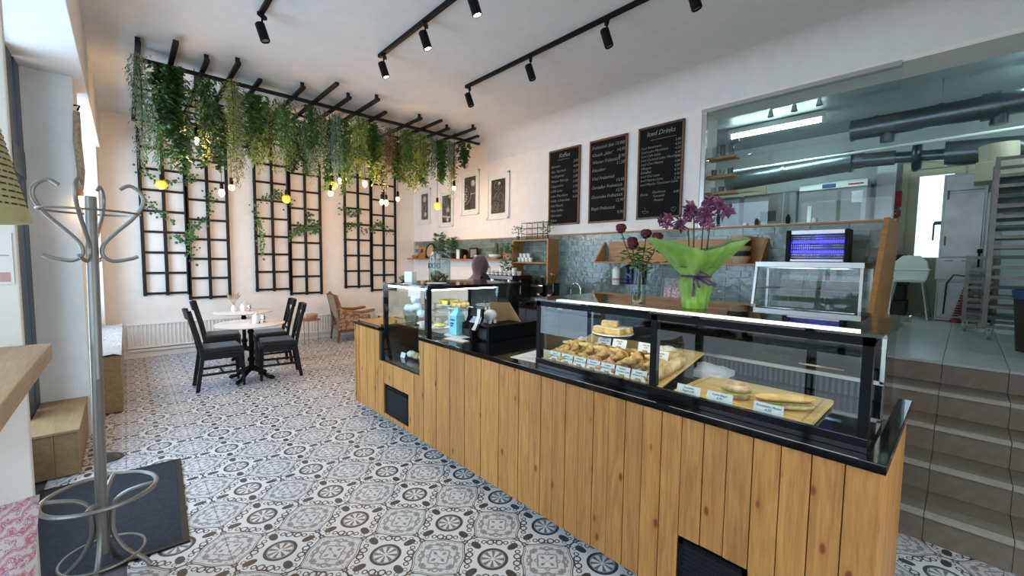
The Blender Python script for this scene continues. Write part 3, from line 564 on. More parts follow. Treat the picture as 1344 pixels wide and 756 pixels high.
# ================================================================ CHAIRS AND TABLES
def chair(loc,rz,label):
    t=T('dining_chair',label,'chair',loc,rz,'black dining chairs'); w=.42; d=.43; h=.45
    for s in (-1,1):
        MB().tube([(.19,s*.185,h-.03),(.20,s*.185,.2),(.205,s*.185,0)],[.024,.022,.014],4).build('leg','black_wood',t)
        q=MB()
        for (a,b) in (((-.26,0),(-.20,.42)),((-.20,.42),(-.235,.62)),((-.235,.62),(-.315,.96))): q.bar((a[0],s*.175,a[1]),(b[0],s*.175,b[1]),.03,.04,(1,0,.0))
        q.build('leg','black_wood',t,bevel=.003)
        MB().bar((-.215,s*.178,.19),(.195,s*.184,.19),.016,.028).build('stretcher','black_wood',t)
    MB().bar((0,-.18,.19),(0,.18,.19),.016,.024).build('stretcher','black_wood',t)
    s=MB(); s.prism([(-.21,-.19),(.215,-.215),(.225,0),(.215,.215),(-.21,.19)],h-.03,h,'z').box(-.205,.2,-.195,.195,h-.085,h-.03); s.build('seat','black_wood',t,bevel=.005)
    c=MB(); 
    c.box(-.19,.2,-.2,.2,h,h+.055); o=c.build('seat_cushion','black_cloth',t,bevel=.02,smooth=True)
    r=MB(); n=8
    for i in range(n):
        y0=-.2+.4*i/n; y1=y0+.4/n; cv=lambda y:-.305-.025*(1-(y/.2)**2)
        r.add([(cv(y0)+.012,y0,.86),(cv(y1)+.012,y1,.86),(cv(y1)-.012,y1,.86),(cv(y0)-.012,y0,.86),(cv(y0)-.010,y0,.965),(cv(y1)-.010,y1,.965),(cv(y1)-.034,y1,.965),(cv(y0)-.034,y0,.965)],[(0,1,2,3),(4,5,6,7),(0,1,5,4),(2,3,7,6),(1,2,6,5),(3,0,4,7)])
    r.build('top_rail','black_wood',t)
    for s in (-1,1): MB().bar((-.225,-s*.165,.54),(-.295,s*.165,.87),.014,.035,(1,0,0)).build('cross_slat','black_wood',t)
    MB().bar((-.222,-.17,.535),(-.222,.17,.535),.016,.03).build('back_rail','black_wood',t)
chair((.83,6.21,0),0,'black cross-back dining chair nearest the window, at the front marble table')
chair((.99,7.22,0),math.radians(-8),'black cross-back dining chair on the window side of the rear marble table')
chair((1.46,6.22,0),math.radians(172),'black cross-back dining chair on the counter side of the front marble table, seat pushed in')
chair((1.54,6.98,0),math.radians(176),'black cross-back dining chair on the counter side of the rear marble table')
def table(loc,label):
    t=T('bistro_table',label,'table',loc,.2,'round marble bistro tables')
    MB().lathe([(.02,.715),(.375,.715),(.395,.722),(.395,.735),(.385,.742),(.0,.742)],n=40).build('tabletop','marble',t,smooth=True)
    MB().lathe([(.10,.69),(.10,.714),(.03,.714)],n=20).build('mount_plate','black_metal',t)
    MB().lathe([(.055,.12),(.055,.16),(.035,.18),(.032,.24),(.046,.26),(.046,.28),(.026,.30),(.024,.60),(.038,.62),(.038,.64),(.03,.65),(.03,.70)],n=16).build('column','black_metal',t,smooth=True)
    for k in range(4):
        a=HP*k+.6; c,s=math.cos(a),math.sin(a)
        MB().tube([(.03*c,.03*s,.15),(.12*c,.12*s,.11),(.2*c,.2*s,.05),(.27*c,.27*s,.035),(.29*c,.29*s,.02)],[.035,.03,.022,.028,.02],8).build('foot','black_metal',t,smooth=True)
table((1.16,6.24,0),'round marble-topped bistro table on a black pedestal, nearer to the camera'); table((1.34,7.68,0),'round marble-topped bistro table on a black pedestal, nearer to the far wall')
def caddy(x,y,label):
    t=T('condiment_caddy',label,'caddy',(x,y,.742),0,'table centrepieces')
    MB().lathe([(.10,0),(.105,.006),(.0,.006)],n=20).build('tray','chrome',t)
    MB().tube([(-.05,0,.006),(-.04,0,.1),(0,0,.15),(.04,0,.1),(.05,0,.006)],.005,6).build('handle','chrome',t,smooth=True)
    for a in (0,2.1,4.2): MB().lathe([(.028,.006),(.032,.02),(.032,.07),(.024,.085),(.024,.10),(.001,.105)],c=(.055*math.cos(a),.055*math.sin(a),0),n=12).build('shaker','porcelain' if a else 'chrome',t,smooth=True)
caddy(1.24,6.2,'chrome condiment caddy on the front marble table'); caddy(1.36,7.66,'chrome condiment caddy on the rear marble table')
t=T('dried_grass_vase','small vase of dried grass plumes on the rear marble table','vase',(1.22,7.74,.742)); MB().lathe([(.03,0),(.04,.02),(.035,.06),(.018,.09),(.02,.10)],n=14).build('vase','porcelain',t,smooth=True)
gm=MB()
for k in range(9):
    a=k*.7; dx,dy=math.cos(a)*.08,math.sin(a)*.08; gm.tube([(0,0,.08),(dx*.4,dy*.4,.16),(dx,dy,.23+.02*(k%3))],.002,4); gm.tube([(dx*.7,dy*.7,.19),(dx,dy,.23+.02*(k%3)),(dx*1.2,dy*1.2,.26+.02*(k%3))],[.004,.009,.002],5)
gm.build('dried_grass','basket',t,kind='stuff')
# radiator
def radiator(x0,x1,z0,z1,label):
    t=T('radiator',label,'radiator',(x0,8.60,z0),0,'white panel radiators on the far wall'); L_=x1-x0; h=z1-z0; n=int(L_/.05); b=MB(); pts=[]
    for i in range(n): 
        a=i*L_/n; w=L_/n; pts+=[(a,0),(a+w*.3,0),(a+w*.4,.024),(a+w*.9,.024)]
    pts+=[(L_,0)]; poly=pts+[(L_,.04),(0,.04)]
    b.prism(poly,.03,h-.03,'z').build('ribbed_panel','white_enamel',t); MB().box(-.01,L_+.01,-.003,.05,h-.03,h).box(-.01,L_+.01,-.003,.035,0,.03).build('casing','white_enamel',t,bevel=.004)
    MB().tube([(L_+.01,.015,.05),(L_+.04,.015,.05),(L_+.04,.015,-z0)],.009,8).build('pipe','white_enamel',t,smooth=True)
    MB().box(.1,.14,.03,.058,.1,h-.1).box(L_-.14,L_-.1,.03,.058,.1,h-.1).build('wall_bracket','white_enamel',t)
radiator(-.02,1.55,.155,.545,'long white ribbed radiator on the far wall behind the tables'); radiator(2.25,3.9,.12,.47,'long white ribbed radiator on the far wall behind the armchair')
struct(MB().bar((-.02,8.625,.125),(4.4,8.625,.10),.035,.035).build('trim_3','white_paint'))
# armchair (faces +X)
a=T('wingback_armchair','old wooden-framed armchair with brown velvet back and floral tapestry arms','armchair',(3.2,8.12,0),math.radians(-6))
bkp=MB(); bkp.prism([(-.23,.42),(-.16,.38),(-.24,.72),(-.30,.90),(-.36,.92),(-.36,.86),(-.30,.6)],-.27,.27,'y'); bkp.build('backrest','velvet',a,bevel=.02,smooth=True)
MB().box(-.22,.30,-.27,.27,.26,.42).build('seat','floral',a,bevel=.03,smooth=True)
for s in (-1,1):
    MB().prism([(-.30,.24),(.28,.24),(.30,.50),(.1,.54),(-.16,.60),(-.26,.66)],s*.28-.03,s*.28+.03,'y').build('arm_panel','floral',a,bevel=.015,smooth=True)
    MB().tube([(-.30,s*.28,.64),(-.15,s*.28,.585),(.12,s*.28,.56),(.33,s*.28,.585),(.38,s*.28,.59)],[.025,.032,.03,.03,.022],10).build('armrest','velvet',a,smooth=True)
    MB().tube([(-.36,s*.26,.90),(-.30,s*.27,.65),(-.26,s*.27,.4),(-.30,s*.27,0)],[.018,.022,.026,.018],8).build('leg','walnut',a,smooth=True)
    MB().tube([(.27,s*.26,.28),(.29,s*.27,.16),(.25,s*.26,0)],[.032,.028,.018],8).build('leg','walnut',a,smooth=True)
MB().tube([(-.355,-.27,.88),(-.365,-.1,.91),(-.37,0,.945),(-.365,.1,.91),(-.355,.27,.88)],.018,8).build('crest_rail','walnut',a,smooth=True)
MB().box(-.26,.27,-.28,.28,.19,.27).build('seat_frame','velvet',a,bevel=.01)
# little side table
t=T('side_table','small glass-sided side table with a reddish top beside the armchair','table',(2.42,8.0,0))
MB().lathe([(.0,.46),(.17,.46),(.17,.475),(.0,.475)],n=24).build('tabletop','terracotta',t)
for k in range(3): MB().tube([(.14*math.cos(k*2.1),.14*math.sin(k*2.1),.46),(.13*math.cos(k*2.1),.13*math.sin(k*2.1),0)],.007,6).build('leg','steel',t)
tag(MB().lathe([(.05,0),(.085,.03),(.10,.09),(.09,.10),(.001,.10)],c=(2.45,8.0,.475),n=16).build('wicker_bowl','basket',smooth=True),'small round wicker bowl on the side table','bowl')
t=T('low_table','white side table behind the far end of the counter','table',(4.1,7.9,0)); MB().box(-.35,.35,-.3,.3,.42,.45).build('tabletop','white_paint',t,bevel=.004)
for x in (-.3,.3):
    for y in (-.25,.25): MB().tube([(x,y,.42),(x,y,0)],.018,8).build('leg','black_wood',t)
# ================================================================ LEFT SIDE
t=T('recess_box','low plywood box seat in the near window recess','bench',(-.43,4.76,0))
MB().box(-.13,.125,-.46,.47,.012,.325).build('box_body','plywood',t); MB().box(-.14,.14,-.48,.48,.325,.343).build('seat_board','plywood',t,bevel=.002); MB().box(.126,.134,-.462,.47,.02,.32).build('front_board','plywood',t); MB().box(-.14,-.132,-.475,-.46,.02,.32).box(.0,.006,-.47,-.462,.02,.32).build('corner_trim','oak_dark',t)
t=T('window_bench','long plywood bench under the far window, by the radiator','bench',(-.32,7.1,0))
MB().box(-.25,.25,-1.34,1.15,.01,.56).build('box_body','plywood',t); MB().box(-.25,.26,-1.35,1.16,.56,.58).build('seat_board','plywood',t,bevel=.002)
cu=MB(); g=random.Random(3); nx,ny=8,40; V=[]
for i in range(nx+1):
    for j in range(ny+1): V.append((-.57+.505*i/nx,5.75+2.5*j/ny,.598+.012*math.sin(i*2.1+j*.9)+.010*math.sin(j*2.3)))
k0=len(V); V+=[(x,y,.582) for x,y,z in V]; Fq=[(i*(ny+1)+j,(i+1)*(ny+1)+j,(i+1)*(ny+1)+j+1,i*(ny+1)+j+1) for i in range(nx) for j in range(ny)]
cu.add(V,Fq+[tuple(q+k0 for q in f) for f in Fq]+[(j,j+1,k0+j+1,k0+j) for j in range(ny)]+[(nx*(ny+1)+j,nx*(ny+1)+j+1,k0+nx*(ny+1)+j+1,k0+nx*(ny+1)+j) for j in range(ny)])
tag(cu.build('bench_throw','runner',smooth=True),'pale quilted throw lying crumpled along the far window bench','throw')
tag(MB().box(-.56,-.46,7.9,8.25,.60,.95).build('grey_cushion','black_cloth',bevel=.04,smooth=True),'dark grey cushion leaning at the far end of the window bench','cushion')
tag(MB().box(-1.0,-.258,1.0,2.78,1.13,1.20).build('bar_shelf','oak',bevel=.004),'thick oak bar shelf fixed along the window pier','shelf')
t=T('entrance_bench','low wooden bench by the entrance under the bar shelf','bench',(-.62,1.9,0)); MB().box(-.2,.3,-.6,.55,.30,.335).build('seat_board','oak',t,bevel=.004)
for y in (-.5,.45): MB().box(-.18,.28,y-.03,y+.03,0,.30).build('leg','oak',t)
pl=MB(); n=14; V=[]; Fq=[]
for sgn in (1,-1):
    for i in range(n+1):
        for j in range(n+1):
            a,b=2*i/n-1,2*j/n-1; th=.07*((1-a*a)*(1-b*b))**.45; V.append((sgn*th,a*.24*(1-.08*(1-abs(b))),b*.24*(1-.08*(1-abs(a)))))
for q in (0,1):
    o=q*(n+1)**2
    for i in range(n):
        for j in range(n): Fq.append((o+i*(n+1)+j,o+(i+1)*(n+1)+j,o+(i+1)*(n+1)+j+1,o+i*(n+1)+j+1))
pl.add(V,Fq); pw=pl.build('pillow','pillow',smooth=True); tag(pw,'woven pillow with a red, white and violet zigzag pattern in the lower left corner','pillow')
pw.location=(-.475,2.0,.575); pw.rotation_euler=(.0,math.radians(4),HP)
# lamp shade with print and poster
t=T('paper_lampshade','yellowish paper shade printed with lines of text, at the left edge','lampshade',(-.435,2.0,1.695))
MB().lathe([(.225,0),(.149,.40)],n=40,cap=False).build('shade','shade_paper',t,smooth=True); MB().tube([(0,0,.39),(0,0,1.99)],.004,6).build('cord','black_matte',t); MB().tube([(-.148,0,.39),(.148,0,.39)],.003,6).tube([(0,-.148,.39),(0,.148,.39)],.003,6).build('shade_ring','black_metal',t)
lp=MB(); g=random.Random(9)
for r in range(17):
    z=.05+r*.019; rr=.2255-.19*z+.0012; a=-2.2
    while a<1.2:
        da=g.uniform(.05,.22)
        for q in range(2):
            a0,a1=a+da*q/2,a+da*(q+1)/2; lp.add([(rr*math.cos(a0),rr*math.sin(a0),z),(rr*math.cos(a1),rr*math.sin(a1),z),((rr-.0015)*math.cos(a1),(rr-.0015)*math.sin(a1),z+.005),((rr-.0015)*math.cos(a0),(rr-.0015)*math.sin(a0),z+.005)],[(0,1,2,3)])
        a+=da+.04
lp.build('printed_lines','ink',t,kind='stuff')
t=T('wall_notice','pale pink and white notice sheet on the pier below the paper shade','notice',(-.47,2.783,1.47)); MB().box(-.18,.115,-.004,0,0,.22).build('sheet','paper',t); MB().box(-.17,.105,-.006,-.004,.01,.05).box(-.17,.105,-.006,-.004,.12,.125).build('pink_band','poster_pink',t)
# coat stand
t=T('coat_stand','silver tubular coat stand with curled hooks standing by the entrance mat','coat stand',(-.135,2.80,0),math.radians(8)); SP='silver_paint'
t.rotation_euler=(0,.014,math.radians(8))
MB().lathe([(.0225,.135),(.0225,1.0),(.023,1.002),(.023,1.008),(.0225,1.01),(.0225,1.865),(.020,1.872),(.001,1.873)],n=24).build('pole',SP,t,smooth=True)
def curve(pts,n=8):
    P=[Vector(p) for p in pts]; P=[P[0]*2-P[1]]+P+[P[-1]*2-P[-2]]; o=[]
    for i in range(1,len(P)-2):
        for k in range(n):
            u=k/n; o.append(.5*((2*P[i])+(P[i+1]-P[i-1])*u+(2*P[i-1]-5*P[i]+4*P[i+1]-P[i+2])*u*u+(3*P[i]-P[i-1]-3*P[i+1]+P[i+2])*u**3))
    return o+[P[-2]]
for k in range(4):
    a=k*HP+math.radians(-20); c,s=math.cos(a),math.sin(a)
    pr=[(.13,1.915),(.175,1.935),(.225,1.905),(.235,1.855),(.19,1.78),(.10,1.68),(.048,1.61),(.046,1.55),(.09,1.52),(.17,1.535),(.205,1.55)]
    MB().tube(curve([(max(.034,r*.80)*c,max(.034,r*.80)*s,1.80+(z-1.80)*(.82 if z<1.8 else 1)) for r,z in pr],5),.0085,8).build('hook',SP,t,smooth=True)
    fr_=[(.10,.44),(.055,.40),(.042,.33),(.045,.24),(.09,.14),(.17,.06),(.20,.015)]; fr_=[(.195,.44),(.15,.435)]+[(r*.88,z*.95) for r,z in fr_]
    MB().tube(curve([(r*c,r*s,z) for r,z in fr_],5),.0115,8).build('leg',SP,t,smooth=True)
MB().tube([(.172*math.cos(q),.172*math.sin(q),1.80) for q in [2*PI*i/36 for i in range(36)]],.0055,6,closed=True).build('upper_ring',SP,t,smooth=True)
MB().tube([(.205*math.cos(q),.205*math.sin(q),.44) for q in [2*PI*i/40 for i in range(40)]],.0105,8,closed=True).build('umbrella_ring',SP,t,smooth=True)
MB().tube([(.155*math.cos(q),.155*math.sin(q),.13) for q in [2*PI*i/36 for i in range(36)]],.006,6,closed=True).build('lower_ring',SP,t,smooth=True)
# door mat
dm=T('entrance_mat','dark grey rubber-edged entrance mat under the coat stand','mat',(-.14,3.5,0),math.radians(-2.5))
MB().box(-.37,.37,-.62,.62,.0015,.008).build('mat_surface','mat_rubber',dm); MB().box(.345,.375,-.625,.625,.0015,.011).box(-.375,-.345,-.625,.625,.0015,.011).box(-.345,.345,-.625,-.60,.0015,.011).box(-.345,.345,.60,.625,.0015,.011).build('mat_edge','black_matte',dm,bevel=.002)
t=T('door_stop','small round metal doorstop on the floor behind the coat stand pole','doorstop',(-.15,4.48,0)); MB().lathe([(.085,0),(.085,.012),(.06,.03),(.02,.04),(.001,.04)],n=20).build('weight','dark_steel',t,smooth=True)
# ================================================================ RIGHT WALL: boards, pictures, shelves
def board(y0,y1,z0,z1,label,lines,title,ts,extra=None):
    t=T('menu_chalkboard',label,'chalkboard',(XW-.004,(y0+y1)/2,z0),0,'menu chalkboards on the right wall'); w=y0-y1; h=z1-z0; f=.022
    MB().box(-.015,0,-w/2+f*.5,w/2-f*.5,f*.5,h-f*.5).build('slate','chalkboard',t)
    MB().box(-.026,0,-w/2,-w/2+f,0,h).box(-.026,0,w/2-f,w/2,0,h).box(-.026,0,-w/2,w/2,0,f).box(-.026,0,-w/2,w/2,h-f,h).build('frame','walnut',t,bevel=.002)
    Mx=lambda y,z:facing(-.0165,y,z)
    tx=text('lettering',title,ts,'chalk',t,Mx(0,h-.12),'CENTER',bold=0); 
    for (s,y,z,sz,al) in lines: text('lettering',s,sz,'chalk',t,Mx(w/2-.04 if al=='LEFT' else (-w/2+.035 if al=='RIGHT' else y),h-z),al,bold=-.0002)
    if extra: extra(t,w,h,Mx)
L1=['Espresso','dop. Espresso','Verlängerter','Wiener Melange','Cappuccino','Caffè Latte','Latte Macchiato','Heiße Schokolade','Iced Matcha','Filter Kaffee','Chai Latte','Kakao']; P1=['2,60','4,00','3,20','3,80','3,90','3,90','4,20','4,20']
ln=[(s,0,.26+.074*i,.052,'LEFT') for i,s in enumerate(L1)]+[(s,0,.225+.074*i,.052,'RIGHT') for i,s in enumerate(P1)]
def ul(z,a,b):
    def f(t,w,h,Mx): MB().box(-.0172,-.0165,a,b,h-z-.002,h-z+.002).build('underline','chalk',t)
    return f
board(4.476,3.878,2.132,3.264,'framed menu chalkboard headed Kaffee, leftmost of the three',ln,'Kaffee',.085,ul(.155,-.1,.13))
L2=[('Klassik „Jahn“',.22),('Wiener Frühstück',.32),('Klassiker',.43),('Vital Frühstück',.545),('Genießer Frühstück',.67),('Gesundes Frühstück',.80),('Bagel Frühstück',.96)]
P2=[('14,50',.205),('8,90',.29),('11,50',.375),('13,50',.60),('13,90',.735),('12,90',.87),('9,90',1.03)]
board(3.704,3.103,2.126,3.265,'framed menu chalkboard headed Frühstück, middle one of the three',[(s,0,z,.062,'LEFT') for s,z in L2]+[(s,0,z,.058,'RIGHT') for s,z in P2],'Frühstück (bis 15:00)',.062)
L3=['Iced Americano','Iced Latte Macchiato','Iced Cafe Latte','Iced Caramel Latte Macchiato','Iced Chai Matcha','Affogato','Eiskaffee','Iced Chai Latte','Iced Matcha Latte','Iced Matcha Cinnamon Latte']; P3=['3,80','4,50','4,50','4,90','4,90','4,80','4,80','4,90','4,90','5,50']
def ex3(t,w,h,Mx):
    MB().box(-.0172,-.0165,-.2,.13,h-.175,h-.171).build('underline','chalk',t)
    d=MB(); d.tube([(-.0165,.18+.035*math.cos(a),.10+.03*math.sin(a)) for a in [PI+PI*i/10 for i in range(11)]],.0018,4); d.tube([(-.0165,.215,.10),(-.0165,.145,.10)],.0018,4).tube([(-.0165,.145,.095),(-.0165,.125,.085),(-.0165,.14,.07)],.0018,4).tube([(-.0165,.18,.11),(-.0165,.175,.13),(-.0165,.185,.15)],.0015,4); d.build('cup_drawing','chalk',t)
    d=MB(); d.tube([(-.0165,-.2+.032*(math.sin(a)**3),.10+.028*(math.cos(a)-.35*math.cos(2*a)-.15*math.cos(3*a))) for a in [2*PI*i/20 for i in range(20)]],.0018,4,closed=True).tube([(-.0165,-.18,.12),(-.0165,-.215,.09)],.0012,4); d.build('heart_drawing','chalk',t)
board(2.937,2.342,2.132,3.276,'framed menu chalkboard headed Iced Drinks with a cup drawn on it, rightmost of the three',[(s,0,.27+.0505*i,.043,'LEFT') for i,s in enumerate(L3)]+[(s,0,.235+.0505*i,.043,'RIGHT') for i,s in enumerate(P3)]+[('Shots:',0,.85,.045,'LEFT'),('Haselnuss',.0,.83,.043,'CENTER'),('Karamell',.0,.88,.043,'CENTER'),('Pistazie',.0,.93,.043,'CENTER'),('0,80',0,.85,.043,'RIGHT')],'Iced Drinks',.08,ex3)
def picture(y0,y1,z0,z1,label,bgm,draw,band=.06):
    t=T('framed_picture',label,'picture',(XW-.004,(y0+y1)/2,z0),0,'framed photographs on the right wall'); w=y0-y1; h=z1-z0; f=.03
    MB().box(-.03,0,-w/2,-w/2+f,0,h).box(-.03,0,w/2-f,w/2,0,h).box(-.03,0,-w/2,w/2,0,f).box(-.03,0,-w/2,w/2,h-f,h).build('frame','white_paint',t,bevel=.003)
    MB().box(-.010,0,-w/2+f*.6,w/2-f*.6,f*.6,h-f*.6).build('mount','paper',t); m_=band+.02
    MB().box(-.012,-.010,-w/2+m_,w/2-m_,m_,h-m_).build('photo_print',bgm,t); pw_,ph=w/2-m_,h/2-m_
    b=MB(); draw(b,pw_,ph,h/2)
    if b.v: b.build('print_detail','print_light',t)
    MB().box(-.022,-.019,-w/2+f,w/2-f,f,h-f).build('glazing','glass',t)
def ring(b,y,z,r,w_,a0=0,a1=2*PI,lim=9):
    pts=[(y+r*math.cos(a0+(a1-a0)*i/24),z+r*math.sin(a0+(a1-a0)*i/24)) for i in range(25)]; 
    for (ya,za),(yb,zb) in zip(pts,pts[1:]):
        if abs(ya)<lim and abs(yb)<lim: b.bar((-.0127,ya,za),(-.0127,yb,zb),w_,.0012,(1,0,0)) if False else b.bar((-.0127,ya,za),(-.0127,yb,zb),.0012,w_,(1,0,0))
def disc(b,y,z,r,sy=1,n=16): b.prism([(y+r*sy*math.cos(2*PI*i/n),z+r*math.sin(2*PI*i/n)) for i in range(n)],-.0131,-.0121,'x')
def d1(b,w,h,c): disc(b,0,c+.16,.06); ring(b,.02,c-.02,.07,.012); disc(b,-.03,c-.17,.05); ring(b,0,c+.16,.08,.008)
def d2(b,w,h,c): 
    for k in range(5): ring(b,.04-.03*k,c+.18-.07*k,.07,.014,lim=w)
    disc(b,-.05,c-.02,.05); b.prism([(-w*.9,c-.16),(w*.9,c-.13),(w*.9,c-.16),(-w*.9,c-.19)],-.0131,-.0121,'x'); disc(b,-.04,c-.22,.045)
def d3(b,w,h,c):
    ring(b,w,c-.02,.20,.016,PI/2,3*PI/2,lim=w*1.0); ring(b,w,c-.02,.13,.010,PI/2,3*PI/2,lim=w)
    for k in range(6): disc(b,w-.04-.015*(k%3),c-.14+.045*k,.018)
    disc(b,-w*.55,c+.18,.06); b.prism([(-.01,c-.03),(-w,c-.02),(-w,c-.01),(-.01,c-.0)],-.0131,-.0121,'x')
def d4(b,w,h,c):
    ring(b,.03,c+.19,.07,.02); ring(b,.06,c-.18,.09,.018); ring(b,.06,c-.18,.05,.012); ring(b,-.07,c-.02,.07,.012); b.bar((-.0127,.13,c-.02),(-.0127,.0,c+.08),.0012,.02,(1,0,0)); b.bar((-.0127,.0,c+.08),(-.0127,-.11,c+.16),.0012,.02,(1,0,0)); disc(b,-.03,c+.22,.03); ring(b,.0,c-.1,.14,.012,3.6,5.6)
picture(8.41,7.93,2.35,3.12,'small framed black-and-white photograph in the corner, leftmost of four','print_dark',d1,.085); picture(7.56,7.07,2.255,2.985,'framed black-and-white food photograph hanging lowest, second of four','print_dark',d2,.07)
picture(6.80,6.24,2.44,3.265,'framed black photograph of half a plate, third of four, with a bulb glinting in it','print_dark',d3,.085); picture(5.985,5.40,2.31,3.115,'framed pale photograph of cups and bowls, rightmost of four','print_grey',d4,.085)
for o in C.objects:
    if o.name.startswith('photo_print') and o.active_material==MT['print_grey']: o.data.materials[0]=MT['print_dark']
# long display shelf under the tile band
tag(MB().box(XW-.24,XW-.012,5.10,8.55,1.575,1.60).build('wall_shelf','oak_dark',bevel=.003),'long narrow wooden wall shelf crowded with plants and books','shelf')
SZ=1.60; X4=XW-.13
def potted(y,label,pr,pm,kind,h,lm='leaf',n=60,z=SZ,x=X4,s=.07,name='potted_plant'):
    t=T(name,label,'plant',(x,y,z)); MB().lathe(pr,n=18).build('pot',pm,t,smooth=True); top=pr[-2][1]; g=random.Random(int(y*100)); b=MB()
    MB().lathe([(pr[-1][0]*.0+.001,top-.008),(pr[-3][0]*.85,top-.008)],n=14,cap=False).build('soil','soil',t)
    if kind=='cactus':
        for (dx,dy,hh,r) in ((0,.03,.12,.028),(0,-.03,.2,.034),(.01,-.0,.14,.03)): 
            b.lathe([(r,top-.01),(r*1.1,top+hh*.5),(r,top+hh*.9),(r*.4,top+hh),(.001,top+hh)],c=(dx,dy,0),n=10)
        b.build('cactus_body','cactus',t,smooth=True)
    else:
        for k in range(n):
            a=g.uniform(0,2*PI); zz=top+h*g.random()**.8; rr=g.uniform(0,.09)*(1-.5*(zz-top)/h)+.01
            if kind=='trail': zz=top+g.uniform(-h,.14); rr=g.uniform(.03,.12)
            p=Vector((rr*math.cos(a),rr*math.sin(a),zz)); d=Vector((math.cos(a),math.sin(a),g.uniform(-.3,.8))).normalized(); sd=d.cross(Vector((0,0,1))).normalized()
            b.add([p,p+d*s*.5+sd*s*.35,p+d*s,p+d*s*.5-sd*s*.35,p+d*s*.5+Vector((0,0,.012))],[(0,1,4),(1,2,4),(2,3,4),(3,0,4)])
        b.build('foliage',lm,t,kind='stuff'); MB().tube([(0,0,top-.01),(.01,0,top+h*.5),(0,0,top+h*.8)] if kind!='trail' else [(0,0,top-.01),(.05,0,top+.03),(.08,0,top-.1)],.006,5).build('stem','stem',t)
POT=lambda r,h:[(r*.75,0),(r,h),(r*.9,h),(.001,h-.012)]
potted(7.42,'tall leafy potted plant beside the round tray on the shelf',POT(.07,.09),'porcelain','bush',.42,n=110,s=.1)
potted(6.98,'low bushy plant in a dark pot on the shelf',POT(.09,.12),'dark_steel','bush',.28,n=90,s=.09)
potted(5.62,'cactus in a wide white bowl, right above the person',[(.05,0),(.115,.05),(.12,.085),(.10,.085),(.001,.07)],'porcelain','cactus',.2)
potted(5.12,'trailing green plant hanging down beside the wooden box shelf',POT(.08,.10),'basket','trail',.42,n=230,s=.075,z=1.60,x=4.66)
t=T('wooden_coffee_sign','square wooden board with a dark stamp leaning on the shelf','sign',(X4+.02,8.15,SZ)); MB().box(-.01,.01,-.15,.15,0,.27).build('board','oak_dark',t); MB().lathe([(.0,0),(.05,0)],cap=False,n=18,M=Matrix.Rotation(-HP,4,'Y')).build('stamp','ink',t).location=(-.0105,0,.16)
t.rotation_euler=(0,.12,0)
t=T('round_tray','round wooden disc with a black rim leaning against the tiles','tray',(X4+.02,7.80,SZ+.165)); Mr=Matrix.Rotation(-HP+.2,4,'Y'); MB().lathe([(.13,0),(.0,.004)],M=Mr,cap=False,n=30).build('disc_face','basket',t); MB().tube([Mr@Vector((.15*math.cos(q),.15*math.sin(q),0)) for q in [2*PI*i/30 for i in range(30)]],.018,8,closed=True).build('rim','black_wood',t,smooth=True)
for i,(y,z_,m_) in enumerate(((8.44,.05,'terracotta'),(8.36,.04,'oak_dark'))): tag(MB().lathe([(.03,0),(.05,.03),(.045,z_+.02),(.001,z_+.02)],c=(X4,y,SZ),n=14).build('small_bowl',m_,smooth=True),('reddish','brown')[i]+' small bowl at the corner end of the shelf','bowl')
tag(MB().lathe([(.04,0),(.06,.05),(.03,.12),(.035,.14),(.001,.14)],c=(X4-.04,7.58,SZ),n=16).build('small_jug','porcelain',smooth=True),'small pale jug between the round tray and the tall plant','jug')
bks=[('pale cream','paper',.18),('light grey','white_paint',.16),('white','porcelain',.17),('charcoal','dark_steel',.19),('black','black_matte',.18),('dark','chalkboard',.17)]
for i,(c_,m_,h_) in enumerate(bks): 
    b=T('book',c_+' upright book on the shelf, left of the small dark frame','book',(X4,6.70-.035*i,SZ),0,'books on the long shelf'); MB().box(-.06,.06,-.013,.013,0,h_).build('cover',m_,b); MB().box(-.055,.061,-.010,.010,.004,h_-.004).build('pages','paper',b)
t=T('small_picture','small dark framed picture on the shelf beside the books','picture',(X4+.03,6.28,SZ)); MB().box(-.01,.01,-.12,.12,0,.21).build('frame','black_wood',t); MB().box(-.012,-.01,-.09,.09,.03,.18).build('photo_print','print_grey',t)
for y,m_,w in ((6.44,'oak_dark','brown'),(6.10,'porcelain','white')): tag(MB().lathe([(.025,0),(.035,.03),(.02,.07),(.001,.075)],c=(X4-.05,y,SZ),n=12).build('figurine',m_,smooth=True),'tiny %s figurine on the long shelf near the small frame'%w,'figurine')
tag(MB().lathe([(.05,0),(.06,.06),(.055,.13),(.04,.16),(.001,.16)],c=(X4,5.33,SZ),n=16).build('clay_pot','terracotta',smooth=True),'reddish-brown clay pot on the shelf right of the cactus','pot')
tag(MB().lathe([(.05,0),(.055,.06),(.05,.10),(.001,.10)],c=(X4,5.20,SZ),n=16).build('dark_mug','dark_steel',smooth=True),'dark mug beside the clay pot on the shelf','mug')
